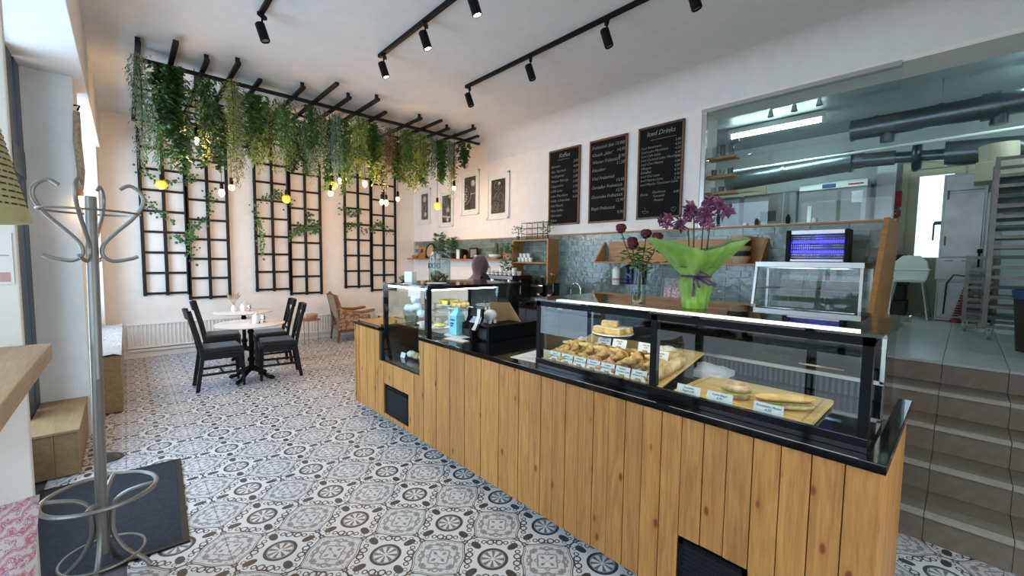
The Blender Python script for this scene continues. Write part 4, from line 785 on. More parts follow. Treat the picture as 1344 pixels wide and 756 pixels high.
# wooden cube shelf
t=T('wooden_box_shelf','open wooden box shelf with two tiers of cups and glasses on the green tiles','shelf',(4.66,4.66,1.18)); w=.40; H2=.735
[MB().box(0,.24,q,q+.03,0,H2).build('side_panel','board_v',t) for q in (-w,w-.03)]; [MB().box(0,.24,-w+.03,w-.03,q,q+.024).build('tier','oak_dark',t) for q in (0,H2-.024,.36)]
def glass_obj(x,y,z,r,h,label,group,m_='glass_jar',name='drinking_glass',cat='glass'):
    o=MB().lathe([(r*.8,0),(r,h),(r*.92,h),(r*.74,.008),(.001,.008)],n=12,c=(x,y,z)).build(name,m_,smooth=True); tag(o,label,cat,group); return o
for j in range(10): glass_obj(4.75+.07*(j%2),4.95-.062*j,1.206,.026,.10+.02*(j%3),'clear drinking glass on the lowest tier of the wooden box shelf, %s from the left'%ordw[j],'glasses in the box shelf')
for j in range(4): glass_obj(4.76,4.98-.085*j,1.563,.036,.07,'white cup standing on the middle tier of the wooden box shelf, %s from the left'%ordw[j],'cups in the box shelf','porcelain','cup','cup')
for j in range(3): glass_obj(4.78,4.97-.09*j,1.634,.034,.065,'white cup stacked on another in the wooden box shelf, %s from the left'%ordw[j],'stacked cups in the box shelf','porcelain','cup','cup')
glass_obj(4.78,4.42,1.563,.03,.16,'tall glass alone at the right of the middle tier of the box shelf','tall glass in the box shelf')
t=T('wire_rack','black wire grid rack standing on top of the wooden box shelf','rack',(4.72,4.66,1.917)); b=MB()
for x in (0,.12):
    for y in (-.24,-.12,0,.12,.24): b.tube([(x,y,0),(x,y,.27)],.003,5)
    for z in (.005,.09,.18,.265): b.tube([(x,-.24,z),(x,.24,z)],.003,5)
for y in (-.24,-.12,0,.12,.24):
    for z in (.005,.09,.18,.265): b.tube([(0,y,z),(.12,y,z)],.003,5)
b.build('wire_grid','black_metal',t)
potted(4.98,'small potted sprig left of the wire rack on the box shelf',POT(.03,.06),'dark_steel','bush',.16,n=30,s=.05,z=1.917,x=4.72)
potted(4.34,'small potted sprig right of the wire rack on the box shelf',POT(.03,.06),'dark_steel','bush',.2,n=40,s=.05,z=1.917,x=4.72)
# tilted bread shelf
t=T('bread_shelf','long wooden trough shelf with slanted ends on the green tiles','shelf',(XW-.008,2.42,1.565)); 
MB().box(-.015,0,-1.02,.92,.0,.29).build('back_board','oak_dark',t); MB().box(-.24,0,-1.02,1.0,0,.022).build('shelf_board','oak_dark',t)
for y in (-1.02,.98): MB().prism([(-.24,.022),(-.015,.022),(-.015,.29)],y,y+.02,'y').build('end_board','board_v',t)
for k in range(5):
    tag(MB().lathe([(.075+.004*0,0),(.10,.055),(.095,.075),(.10,.075),(.086,.07),(.06,.01),(.001,.01)],c=(4.78,1.63,1.588+.052*k),n=20).build('bread_basket','basket' if k%2==0 else 'black_matte',smooth=True),'%s bread basket stacked on the wooden trough shelf, %s from the bottom'%('woven tan' if k%2==0 else 'black-rimmed',ordw[k]),'basket','stacked bread baskets')
tag(MB().lathe([(.045,0),(.05,.02),(.05,.20),(.03,.24),(.012,.25),(.001,.25)],c=(4.80,3.16,1.28),n=16,M=None).build('cup_dispenser','porcelain',smooth=True),'white tubular cup dispenser with a pink band hanging under the trough shelf','dispenser')
t=bpy.data.objects['cup_dispenser']; MB().lathe([(.0515,.06),(.0515,.09)],c=(4.80,3.16,1.28),n=16,cap=False).build('pink_band','poster_pink',t)
t=T('bottle_rack','black rack of small dark bottles hanging under the trough shelf','rack',(4.78,2.92,1.30)); MB().box(0,.11,-.15,.15,0,.012).box(.10,.11,-.15,.15,0,.25).box(0,.005,-.15,.15,.05,.06).build('rack_frame','black_metal',t)
for j in range(4): tag(MB().lathe([(.022,0),(.024,.12),(.012,.16),(.012,.2),(.001,.2)],c=(4.83,3.02-.065*j,1.313),n=12).build('dark_bottle','blue_plastic',smooth=True),'dark blue bottle in the black rack under the trough shelf, %s from the left'%ordw[j],'bottle','bottles in the black rack')
t=T('leaning_frame','grey framed pink-and-white print leaning on the tiles behind the orchid','picture',(4.74,2.36,.93)); b=MB(); b.box(-.01,.01,-.14,-.11,0,.5).box(-.01,.01,.11,.14,0,.5).box(-.01,.01,-.14,.14,0,.03).box(-.01,.01,-.14,.14,.47,.5); b.build('frame','dark_steel',t); MB().box(-.006,.006,-.11,.11,.03,.47).build('backing','print_grey',t); MB().box(-.0075,-.006,-.09,.0,.18,.36).box(-.0075,-.006,.02,.10,.18,.36).build('photo_print','pink_print',t); t.rotation_euler=(0,.12,0); t['category']='picture'
# back counter
bc=T('back_counter','dark back counter running along the green tiled wall','counter',(4.6,2.9,0)); MB().box(-.28,.29,-2.42,2.75,0,.89).build('cabinet_body','black_matte',bc); 
for j in range(8): MB().box(-.30,-.28,-2.41+j*.645,-2.41+j*.645+.635,.10,.87).build('door','dark_steel',bc,bevel=.002)
tag(MB().box(4.28,4.90,.47,5.66,.892,.928).build('back_worktop','black_gloss',bevel=.003),'dark glossy worktop on the back counter under the green tiles','worktop')
fc=T('tap','chrome arched tap over the sink on the back worktop','tap',(4.55,3.80,.928)); MB().tube([(.1,0,0),(.1,0,.26)]+[(.1,-.085+.085*math.cos(a),.26+.09*math.sin(a)) for a in [PI*i/12 for i in range(13)]]+[(.1,-.17,.20)],.011,10).build('spout','chrome',fc,smooth=True); MB().lathe([(.028,0),(.028,.02),(.001,.02)],c=(.1,0,0),n=14).build('base','chrome',fc); MB().bar((.1,.02,.04),(.1,.07,.07),.012,.012).build('lever','chrome',fc)
# espresso machine and grinder
em=T('espresso_machine','black and steel espresso machine with cups stacked on top','coffee machine',(4.30,4.95,.928)); 
MB().box(-.05,.33,-.36,.36,.03,.13).box(.12,.33,-.36,.36,.13,.36).box(-.06,.33,-.38,.38,.36,.43).build('machine_body','black_gloss',em,bevel=.008); MB().box(-.10,.12,-.33,.33,.12,.135).box(-.07,-.06,-.37,.37,.37,.42).build('drip_tray','stainless',em)
for s in (-.2,.2): MB().lathe([(.035,.26),(.035,.36),(.001,.36)],c=(.03,s,0),n=16).build('group_head','chrome',em,smooth=True); MB().tube([(.03,s,.25),(-.06,s,.25),(-.14,s,.24)],[.03,.014,.016],10).build('portafilter','black_metal',em,smooth=True)
for s in (-.34,.34): MB().tube([(-.02,s,.35),(-.06,s,.28),(-.05,s*.95,.16)],.006,6).build('steam_wand','chrome',em,smooth=True)
MB().tube([(-.06,-.37,.44),(-.06,-.37,.47),(-.06,.37,.47),(-.06,.37,.44)],.005,6).tube([(.32,-.37,.44),(.32,-.37,.47),(.32,.37,.47),(.32,.37,.44)],.005,6).build('cup_rail','chrome',em)
for j in range(14):
    r_,c_=divmod(j,7); glass_obj(4.33+.11*r_,5.25-.10*c_,1.359,.036,.06+.05*(j%3==0),'white cup in the %s row on top of the espresso machine, %s from the left'%(('front','back')[r_],ordw[c_]),'cups on the espresso machine','porcelain','cup','cup')
for (y,h_,lb) in ((4.22,.30,'left'),(4.02,.34,'right')):
    t=T('coffee_grinder','black coffee grinder with a clear hopper, %s one of two beside the espresso machine'%lb,'grinder',(4.50,y,.928)); MB().box(-.09,.09,-.07,.07,0,.03).box(-.05,.09,-.06,.06,.03,h_).build('grinder_body','black_gloss',t,bevel=.006); MB().lathe([(.03,h_),(.065,h_+.10),(.06,h_+.14),(.001,h_+.145)],c=(.02,0,0),n=16).build('hopper','glass_jar',t,smooth=True); MB().bar((-.05,-.02,.18),(-.10,-.02,.17),.05,.03).build('chute','chrome',t)
for j,(y,m_,h_,nm) in enumerate(((3.86,'dark_steel',.14,'steel milk jug'),(3.80,'porcelain',.10,'white pepper mill'),(3.97,'stainless',.12,'small steel canister'))): tag(MB().lathe([(.035,0),(.04,h_*.5),(.022,h_*.8),(.032,h_),(.001,h_+.02)],c=(4.42,y,.928),n=14).build(nm.split(' ',1)[1].replace(' ','_'),m_,smooth=True),nm+' on the back worktop beside the grinders',nm.split()[-1])
# warming display
hd=T('hot_display','stainless steel glass-fronted warming display on the back counter','display case',(4.4,.93,.928)); 
MB().box(-.22,.26,-.40,.40,0,.08).box(-.14,.26,-.39,.39,.63,.68).build('steel_housing','alu',hd,bevel=.004)
for s in (-1,1): MB().bar((-.215,s*.385,.08),(-.135,s*.375,.63),.02,.03,(1,0,0)).build('front_post','alu',hd); MB().box(.24,.26,s*.39-.01,s*.39+.01,.08,.63).build('rear_post','alu',hd)
MB().add([(-.213,-.37,.08),(-.213,.37,.08),(-.133,.365,.63),(-.133,-.365,.63),(-.208,-.37,.08),(-.208,.37,.08),(-.128,.365,.63),(-.128,-.365,.63)],[(0,1,2,3),(7,6,5,4),(0,4,5,1),(2,6,7,3),(1,5,6,2),(3,7,4,0)]).build('front_glass','glass',hd)
for z in (.25,.44):
    b=MB()
    for k in range(9): b.tube([(-.14+k*.045,-.37,z),(-.14+k*.045,.37,z)],.0025,4)
    b.build('wire_shelf','chrome',hd)
MB().box(.235,.245,-.38,.38,.08,.63).build('rear_panel','glass',hd)
for y in (-.38,.38): MB().box(-.12,.24,y-.003,y+.003,.09,.62).build('side_glass','glass',hd)
MB().box(-.10,.2,-.34,.34,.622,.629).build('heat_lamp','chrome',hd)
zp=T('insect_killer','electric insect killer with two glowing blue tubes on top of the steel display','insect killer',(4.40,.88,1.609)); 
MB().box(-.06,.06,-.19,.19,.235,.275).build('cover','alu',zp,bevel=.005); MB().box(-.06,.06,-.19,.19,.0,.025).build('base_strip','alu',zp,bevel=.005)
for q in (-.225,.19): MB().box(-.07,.07,q,q+.035,0,.275).build('end_cap','black_metal',zp,bevel=.01)
for z in (.085,.175): MB().tube([(.0,-.185,z),(.0,.185,z)],.014,12).build('uv_tube','uv',zp,smooth=True)
MB().box(.045,.05,-.19,.19,.02,.24).build('back_plate','dark_steel',zp)
b=MB()
for k in range(26): b.tube([(-.045,-.185+k*.0148,.03),(-.045,-.185+k*.0148,.23)],.0012,4)
for z in (.04,.06,.12,.14,.2,.22): b.tube([(-.05,-.19,z),(-.05,.19,z)],.0015,4)
b.build('guard_grid','chrome',zp,kind='stuff'); point('uv_light',(-.09,0,.13),.6,(.08,.06,1),.05,zp)
tag(MB().lathe([(.0,0),(.16,.0),(.17,.02),(.10,.17),(.03,.2),(.001,.2)],c=(4.62,1.62,.928),n=24).build('black_dome','black_gloss',smooth=True),'round black dome lid on the back worktop left of the steel display','lid')
# slanted end board
t=T('slanted_end_board','slanted wooden board closing the near end of the back counter','board',(0,.46,0)); MB().prism([(3.62,.93),(4.50,.93),(5.07,1.80),(5.07,1.96),(4.35,1.96)],-.02,.012,'y').build('board','oak_dark',t); t.location=(0,.445,0)
MB().prism([(4.50,.93),(4.55,.93),(5.08,1.74),(5.07,1.80)],-.016,.008,'y').build('steel_edge','alu',t)
# ================================================================ ON THE CASES
g=random.Random(11)
vt=T('rose_vase','clear glass vase with wilting dark red roses on the lit case top','vase',(2.03,1.19,1.373)); MB().lathe([(.035,0),(.04,.01),(.036,.12),(.026,.16),(.03,.20),(.027,.20),(.022,.16),(.032,.12),(.034,.015),(.001,.015)],n=20).build('vase','glass_jar',vt,smooth=True); st_=MB(); rs=[(-.05,.09,.40),(.02,-.02,.37),(.03,-.08,.35),(-.04,.02,.31),(.0,.05,.33)]
for x,y,z in rs: st_.tube([(0,0,.03),(x*.2,y*.2,.18),(x*.8,y*.8,z-.08),(x,y,z)],.003,5)
st_.build('stem','stem',vt)
for x,y,z in rs:
    b=MB(); b.ball((x,y,z),.026,(1,1,.9),10,6,wob=.18)
    for k in range(7): a=k*.9; b.ball((x+.012*math.cos(a),y+.012*math.sin(a),z+.006),.017,(1,1,1.1),8,5,wob=.2)
    b.build('rose_bloom','rose',vt,smooth=True)
def leaves(n,cx,cz,sx,sz,s,par,mt,z0=0):
    b=MB()
    for k in range(n):
        p=Vector((g.gauss(0,sx),g.gauss(0,sx*1.3),cz+g.gauss(0,sz))); a=g.uniform(0,2*PI); d=Vector((math.cos(a),math.sin(a),g.uniform(-.6,.3))).normalized(); sd=d.cross(Vector((0,0,1))).normalized()
        b.add([p,p+d*s*.5+sd*s*.33,p+d*s,p+d*s*.5-sd*s*.33,p+d*s*.5+Vector((0,0,.006))],[(0,1,4),(1,2,4),(2,3,4),(3,0,4)])
    return b.build('foliage',mt,par,kind='stuff')
leaves(90,0,.25,.04,.035,.05,vt,'leaf')
op=T('potted_orchid','purple orchid in a pot wrapped in bright green paper with a purple ribbon','plant',(2.06,.90,1.373)); b=MB()
MB().lathe([(.05,0),(.062,.12),(.055,.12),(.001,.11)],n=16).build('pot','terracotta',op)
wr_=MB(); n=48; V=[];
prof=[(.052,0),(.060,.06),(.072,.13),(.060,.155),(.10,.21),(.15,.27),(.20,.33)]
for i,(r,z) in enumerate(prof):
    for k in range(n):
        a=2*PI*k/n; pl_=1+.10*math.sin(9*a+i*.4)*(1 if i!=3 else .3); tip=(abs(math.cos(1.0*(a-2.2)))**1.3) if i>3 else 1; rr=r*pl_*(1 if i<4 else (.80+.30*tip)); V.append((rr*math.cos(a),rr*math.sin(a),z*(1 if i<4 else (.84+.20*tip))))
wr_.add(V,[(i*n+k,i*n+(k+1)%n,(i+1)*n+(k+1)%n,(i+1)*n+k) for i in range(len(prof)-1) for k in range(n)]); w_=wr_.build('paper_wrap','wax_green',op,smooth=True); so=w_.modifiers.new('s','SOLIDIFY'); so.thickness=.002
rb_=MB(); rb_.tube([(.066*math.cos(q),.066*math.sin(q),.155) for q in [2*PI*i/24 for i in range(24)]],.006,6,closed=True)
for q,(dy,dz) in enumerate(((-.06,.01),(-.10,-.02),(-.03,-.03))): rb_.tube([(-.062,-.03,.155),(-.09,-.03+dy*.5,.17+dz),(-.085,-.03+dy,.15+dz*1.5),(-.07,-.03+dy*.6,.14+dz),(-.062,-.03,.152)],.006,5)
rb_.tube([(-.064,-.02,.15),(-.075,-.025,.10),(-.07,-.02,.06)],.006,5); rb_.build('ribbon','purple_ribbon',op)
ol=MB()
for k in range(5):
    a=k*1.3+.3; 
    for q in range(1): ol.add([(0,0,.13),(.05*math.cos(a)-.03*math.sin(a),.05*math.sin(a)+.03*math.cos(a),.2),(.14*math.cos(a),.14*math.sin(a),.2),(.05*math.cos(a)+.03*math.sin(a),.05*math.sin(a)-.03*math.cos(a),.2)],[(0,1,2,3)])
so2=ol.build('leaf','leaf_dark',op,kind='stuff'); m_=so2.modifiers.new('s','SOLIDIFY'); m_.thickness=.003
pos=[(.02,.055,.43,.13),(.0,.02,.47,.02),(-.01,-.03,.45,-.03),(.0,-.06,.48,-.10)]
for i,(x,y,z,lean) in enumerate(pos):
    MB().tube([(0,y*.3,.12),(x*.6,y*.8,.28),(x,y,z-.04),(x,y+lean*.5,z),(x-.02,y+lean,z-.03)],.0035,6).build('flower_stem','stem',op)
    for k in range(9):
        u=k/8; cx,cy,cz=x-.01-.02*u,y+lean*u+g.uniform(-.02,.02),z+.01-.02*u*u+g.uniform(-.04,.03)
        f=MB(); rot=Matrix.Rotation(g.uniform(0,6),4,'Z')@Matrix.Rotation(g.uniform(.6,1.4),4,'Y')
        for p_ in range(5):
            a=2*PI*p_/5; q=[Vector((0,0,0)),Vector((.022*math.cos(a-.55),.022*math.sin(a-.55),.004)),Vector((.038*math.cos(a),.038*math.sin(a),-.002)),Vector((.022*math.cos(a+.55),.022*math.sin(a+.55),.004))]
            f.add([rot@v+Vector((cx,cy,cz)) for v in q],[(0,1,2,3)])
        f.ball((cx,cy,cz),.007,n=6,m=4); fo=f.build('orchid_bloom','orchid',op)
# on top of case 1
jr=T('sweets_jar','large lidded glass jar with dark script, standing on the cake case','jar',(2.12,3.28,1.375)); MB().lathe([(.095,0),(.10,.01),(.10,.24),(.06,.27),(.06,.29),(.055,.29),(.055,.265),(.094,.235),(.094,.012),(.001,.012)],n=28).build('jar_body','glass_jar',jr,smooth=True)
MB().lathe([(.065,.285),(.07,.30),(.05,.32),(.015,.33),(.02,.345),(.025,.36),(.001,.375)],n=20).build('lid','glass_jar',jr,smooth=True)
cb=MB(); 
for k in range(46): cb.ball((g.uniform(-.06,.06),g.uniform(-.06,.06),.03+.05*g.random()+.0),.015,n=6,m=4)
cb.build('sweets','choco',jr,kind='stuff')
dc=MB(); 
for k in range(5):
    a0=PI+.9-.45*k; pts=[(.101*math.cos(a0+.16*math.cos(q)),.101*math.sin(a0+.16*math.cos(q)),.16+.022*math.sin(q)) for q in [2*PI*i/12 for i in range(12)]]; dc.tube(pts,.003,4,closed=True)
dc.build('script_decoration','ink',jr)
pl1=T('white_plate','white saucer under the sweets jar front on the cake case','plate',(1.97,3.10,1.376)); MB().lathe([(.04,0),(.09,.012),(.088,.015),(.001,.006)],n=24).build('plate_body','porcelain',pl1,smooth=True)
tag(MB().box(-.05,.0,-.07,.07,0,.10).build('small_white_box','paper',loc=(1.98,3.52,1.376)),'small white box on the cake case left of the jar','box'); tag(MB().lathe([(.02,0),(.022,.03),(.001,.035)],n=12).build('cork','basket',loc=(1.90,3.20,1.376)),'small cork on the cake case in front of the jar','cork')
tag(MB().ball((0,0,.03),.075,(1,1.4,.45),16,8,wob=.08).build('green_pumpkin','leaf_dark',smooth=True,loc=(2.02,3.80-.1,1.376)),'dark green gourd at the far corner of the cake case','gourd'); tag(MB().ball((0,0,.05),.06,(1,1,.85),16,8,wob=.06).build('green_pumpkin','cactus',smooth=True,loc=(2.35,3.70,1.376)),'round ribbed green gourd on the cake case top','gourd')
tag(MB().box(-.10,.10,-.13,.13,0,.22).build('white_box','white_paint',loc=(4.75,5.45,.93)),'white box on the back worktop behind the person','box')
# cakes in case 1
def stand(x,y,z,h,r,label,par=None):
    t=T('cake_stand',label,'cake stand',(x,y,z)); MB().lathe([(.05,0),(.045,.008),(.014,.02),(.012,h-.02),(.03,h-.008),(r,h),(r+.003,h+.008),(r-.006,h+.004),(.001,h+.004)],n=28).build('stand_body','porcelain',t,smooth=True); return z+h+.006
z1=stand(2.26,3.32,.996,.17,.125,'white cake stand with yellow lemon cake in the cake case')
for k in range(7): a=k*.9; o=MB().prism([(0,-.004),(.09,-.03),(.09,.03)],0,.04,'z').build('lemon_cake_slice','lemon_cake',loc=(2.26+.012*math.cos(a),3.32+.012*math.sin(a),z1),rot=(0,0,a),bevel=.004); tag(o,'wedge of yellow lemon cake on the white stand in the cake case','cake','lemon cake slices')
z2=stand(2.24,3.12,.996,.155,.115,'white cake stand with golden buns in front of the lemon cake')
for k in range(8): a=k*.8; rr=.06 if k<7 else 0; tag(MB().ball((0,0,.012),.036,(1,1,.7),12,7,wob=.06).build('golden_bun','croissant',smooth=True,loc=(2.24+rr*math.cos(a),3.12+rr*math.sin(a),z2+.012)),'small golden bun on the front cake stand in the cake case','bun','golden buns on the stand')
z3=stand(2.62,3.20,.996,.15,.11,'white cake stand at the right of the cake case')
ds=T('glass_dome','glass bowl of pale macaroons on a stand behind the left glass of the cake case','bowl',(1.98,3.55,.996)); MB().lathe([(.05,0),(.055,.006),(.08,.10),(.085,.11),(.078,.105),(.05,.01),(.001,.01)],n=24).build('bowl_body','glass_jar',ds,smooth=True)
for k,(dx,dy,dz) in enumerate(((0,0,.10),(.01,-.06,.12),(-.02,.05,.10),(.03,-.1,.06),(.04,.02,.17),(.0,-.04,.19))): tag(MB().ball((0,0,0),.042,(1,1,.9),14,8).build('meringue','paper_blue',smooth=True,loc=(1.98+dx,3.52+dy,1.03+dz)),'pale round meringue heaped in the glass bowl of the cake case','meringue','meringues in the glass bowl')
for k,(x,y,c_) in enumerate(((1.95,3.50,'sugar'),(1.95,3.40,'bread'),(1.96,3.30,'sugar'),(1.96,3.20,'bread'),(1.95,3.10,'sugar'),(2.10,3.45,'bread'),(2.12,3.33,'sugar'),(2.12,3.20,'cream'))): tag(MB().ball((0,0,.0),.042,(1,1.15,.75),12,7,wob=.05).build('cream_roll',c_,smooth=True,loc=(x,y,.700)),'%s roll on the bottom of the cake case, %s row, %s from the left'%({'sugar':'sugar-dusted','bread':'brown','cream':'pale'}[c_],'front' if k<5 else 'back',ordw[k%5]),'roll','rolls on the case floor')
for k,(x,y) in enumerate(((1.90,3.05),(1.90,3.58))): o=MB().box(-.003,0,-.04,.04,0,.05).build('price_card','paper',loc=(x,y,.657),rot=(0,.3,0)); tag(o,'blank-looking white card low in the cake case, %s side'%('right','left')[k],'price card')
for (x,y,lb,m_) in ((2.02,3.32,'white plate of berry pastry inside the cake case, left','pastry_pink'),(1.99,3.08,'white plate of cake inside the cake case, right behind the side glass','lemon_cake')):
    t=T('cake_plate',lb,'plate',(x,y,.996)); MB().lathe([(.05,0),(.10,.014),(.097,.018),(.001,.007)],n=28).build('plate_body','porcelain',t,smooth=True)
    tag(MB().ball((0,0,0),.05,(1,1.1,.35),14,7,wob=.08).build('berry_tart' if m_=='pastry_pink' else 'cake_piece',m_,smooth=True,loc=(x,y,.996+.026)),'%s resting on a plate in the cake case'%('red berry tart' if m_=='pastry_pink' else 'yellow cake piece'),'cake')
tag(MB().lathe([(.02,0),(.028,.05),(.001,.05)],c=(1.90,3.22,.996),n=14).build('small_cup','cream',smooth=True),'small cream cup near the front glass of the cake case','cup')
# ================================================================ ON THE WORKTOP
wz=.958
t=T('blue_carton','light blue gable-top carton with black print on the worktop','carton',(2.02,2.86,wz)); b=MB(); b.box(-.045,.045,-.05,.05,.012,.17); b.build('carton_body','blue_can',t,bevel=.008); MB().add([(-.045,-.05,.17),(.045,-.05,.17),(.045,.05,.17),(-.045,.05,.17),(-.012,-.03,.21),(.012,-.03,.21),(.012,.03,.21),(-.012,.03,.21)],[(0,1,5,4),(1,2,6,5),(2,3,7,6),(3,0,4,7),(4,5,6,7)]).box(-.012,.012,-.03,.03,.21,.235).build('shoulder','blue_can',t)
for k,z in enumerate((.13,.10,.08)): MB().box(-.0465,-.045,-.028+.01*k,.03,z,z+.014).build('print','blue_plastic',t)
MB().lathe([(.10,0),(.11,.012),(.001,.012)],n=28).build('saucer','porcelain',t,smooth=True)
t=T('clipboard','white menu sheet on a thin wooden clipboard lying on the black worktop','clipboard',(1.99,2.70,wz),.12); MB().box(-.14,.14,-.12,.12,0,.006).build('board','oak_dark',t); MB().box(-.13,.125,-.11,.11,.006,.008).build('sheet','paper',t); MB().tube([(.02,-.09,.012),(.10,-.02,.014)],.004,6).build('pen','black_metal',t)
t=T('menu_sheet','white printed sheet lying flat on the worktop at the left end of the pastry case','sheet',(2.02,1.90,wz)); MB().box(-.17,.17,-.12,.12,0,.003).build('paper_sheet','paper',t); 
b=MB(); g2=random.Random(2)
for k in range(9): b.box(-.14+.03*k,-.134+.03*k,-.09,-.09+.16*g2.uniform(.5,1),.003,.0034)
b.build('printed_lines','tinted',t,kind='stuff'); t.rotation_euler[2]=.12
rg=T('cash_drawer','black metal cash drawer on the worktop','cash drawer',(2.31,2.66,wz)); MB().box(-.27,.27,-.19,.20,0,.12).build('drawer_box','black_metal',rg,bevel=.004); MB().box(-.275,-.27,-.17,.18,.02,.10).build('drawer_front','black_matte',rg); MB().lathe([(.012,0),(.012,.006),(.001,.006)],M=Matrix.Rotation(-HP,4,'Y'),n=12).build('lock','chrome',rg).location=(-.276,0,.06)
dp=T('customer_display','slim curved silver-edged screen on a stand by the cash drawer','screen',(1.99,2.62,wz)); 
cv=[(-.02,.09),(.01,.14),(.03,.19),(.035,.25)]; 
MB().prism([(a,b) for a,b in cv]+[(a+.02,b) for a,b in cv[::-1]],-.09,.09,'y').build('screen_panel','black_gloss',dp); MB().prism([(a-.003,b) for a,b in cv]+[(a,b) for a,b in cv[::-1]],-.07,-.03,'y').build('silver_edge','alu',dp); MB().bar((.02,0,.0),(.01,0,.13),.03,.05).box(-.05,.07,-.06,.06,0,.01).build('foot','black_metal',dp)
pg=T('piggy_bank','white speckled ceramic piggy bank on the cash drawer','piggy bank',(2.18,2.62,wz+.122)); b=MB(); b.ball((0,0,.065),.052,(1,1.15,.9),18,10).tube([(0,.05,.06),(0,.075,.058)],[.02,.017],10); b.build('pig_body','porcelain',pg,smooth=True)
for x,y in ((-.025,.03),(.025,.03),(-.025,-.03),(.025,-.03)): MB().lathe([(.012,0),(.014,.03)],c=(x,y,0),n=8).build('leg','porcelain',pg,smooth=True)
for x in (-.02,.02): MB().ball((x,.035,.115),.012,(1,.5,1.2),8,5).build('ear','porcelain',pg,smooth=True)
es=T('cardboard_display','folded brown cardboard display stand on the cash drawer behind the piggy bank','stand',(2.31,2.60,wz+.121)); MB().prism([(-.11,0),(.11,0),(.11,.15),(-.11,.17)],.05,.056,'y').build('panel','cardboard',es); MB().prism([(.056,.0),(.056,.15),(-.09,.0)],.11,.116,'x').build('side_flap','cardboard',es)
MB().box(-.09,.05,.035,.05,0,.006).build('flap','cardboard',es)
b=MB()
for k in range(50): b.ball((-.05+g.gauss(0,.03),.035+g.gauss(0,.008),.10+g.gauss(0,.025)),.008,n=5,m=3)
db=T('dried_flowers','small bunch of dried brown flowers in front of the cardboard stand','flowers',(2.24,2.64,wz+.121)); MB().tube([(0,0,0),(-.0,.0,.09)],.006,6).build('stem','stem',db); b.build('flower_heads','leaf_rust',db,kind='stuff')
# ================================================================ IN THE PASTRY CASE
dz=.979
bl=T('bread_board','bamboo board tilted towards the front glass, full of croissants','board',(1.845,1.33,dz+.008)); TL=Matrix.Rotation(-.20,4,'Y'); bl.rotation_euler=(0,-.20,0)
MB().box(0,.50,-.375,.385,0,.014).build('board','bamboo',bl,bevel=.004)
tag(MB().box(2.20,2.28,.97,1.70,dz,dz+.07).build('board_riser','black_metal'),'black bar propping the croissant board in the pastry case','riser')
def onb(a,y,h=0): v=Vector((1.845,1.33,dz+.008))+TL@Vector((a,y-1.33,.014+h)); return v
def croissant(seed,L_=.12,r=.024,bend=.75):
    b=MB(); n=15; P=[]; R_=[]
    for i in range(n):
        u=i/(n-1)*2-1; P.append((L_/2*u,-bend*.05*(1-u*u)*1.4,0)); R_.append(max(.006,r*(1-abs(u)**1.8)**.6*(1+.17*math.sin(i*2.4+seed))))
    b.tube(P,R_,10); return b
cm=[croissant(i).mesh('croissant_body',True) for i in range(3)]
for q in cm: q.materials.append(MT['croissant'])
pkm=croissant(5,.12,.024).mesh('pink_croissant',True); pkm.materials.append(MT['pastry_pink'])
chm=croissant(6,.12,.027).mesh('chocolate_croissant',True); chm.materials.append(MT['choco'])
def put(me,nm,a,y,h,rz,label,cat,grp):
    o=bpy.data.objects.new(nm,me); C.objects.link(o); o.location=onb(a,y,h); o.rotation_euler=(0,-.2,rz); tag(o,label,cat,grp); return o
rows=[(.06,.030),(.125,.030),(.19,.030),(.25,.030)]
for ri,(a,h) in enumerate(rows):
    for k in range(8):
        y=1.675-k*.088+(.03 if ri%2 else 0)
        if (ri==2 and k>5) or (ri==3 and not 1<k<6): continue
        if k in(3,4) and ri in(0,1): me,nm,w='p','pink_croissant','pink-streaked croissant'
        elif k>=5 and ri==0: me,nm,w='h','chocolate_croissant','chocolate-striped croissant'
        else: me,nm,w='c','croissant','golden croissant'
        put({'p':pkm,'h':chm,'c':cm[(k+ri)%3]}[me],nm,a,y,h-.005,HP*.2+g.uniform(-.5,.5),'%s in the %s row of the tilted board, %s from the left'%(w,('front','second','third','fourth')[ri],ordw[k]),'pastry','croissants on the tilted board')
for k in range(6): put(cm[k%3],'croissant',.11+.01*(k%2),1.60-k*.1,.066,HP*.4+g.uniform(-.6,.6),'golden croissant lying on top of the others, %s of the upper layer from the left'%ordw[k],'pastry','croissants on the tilted board')
for k in range(3):
    o=MB().tube([(0,-.09,0),(0,-.03,.004),(0,.05,.003),(0,.10,0)],[.012,.024,.024,.010],10).build('cheese_stick','dough',smooth=True,loc=onb(.16+.06*k,1.64,.025),rot=(0,-.2,-1.1)); tag(o,'pale pastry stick at the left back of the tilted board, %s one'%('near','middle','far')[k],'pastry','pastry sticks')
for (a,y,l_,rz,lb) in ((.13,.99,.30,-1.35,'floury baguette lying front to back at the right edge of the tilted board'),(.22,1.03,.30,-1.30,'second floury baguette behind the first on the tilted board')):
    n=16; P=[]; R_=[]
    for i in range(n): u=i/(n-1)*2-1; P.append((l_/2*u,0,0)); R_.append(max(.01,.031*(1-abs(u)**3)**.6*(1+.05*math.sin(i*1.9))))
    o=MB().tube(P,R_,12).build('baguette','bread',smooth=True,loc=onb(a+.02,y,.032),rot=(0,-.2,-.12+rz*.0+ (0.15 if y>1 else 0))); tag(o,lb,'bread')
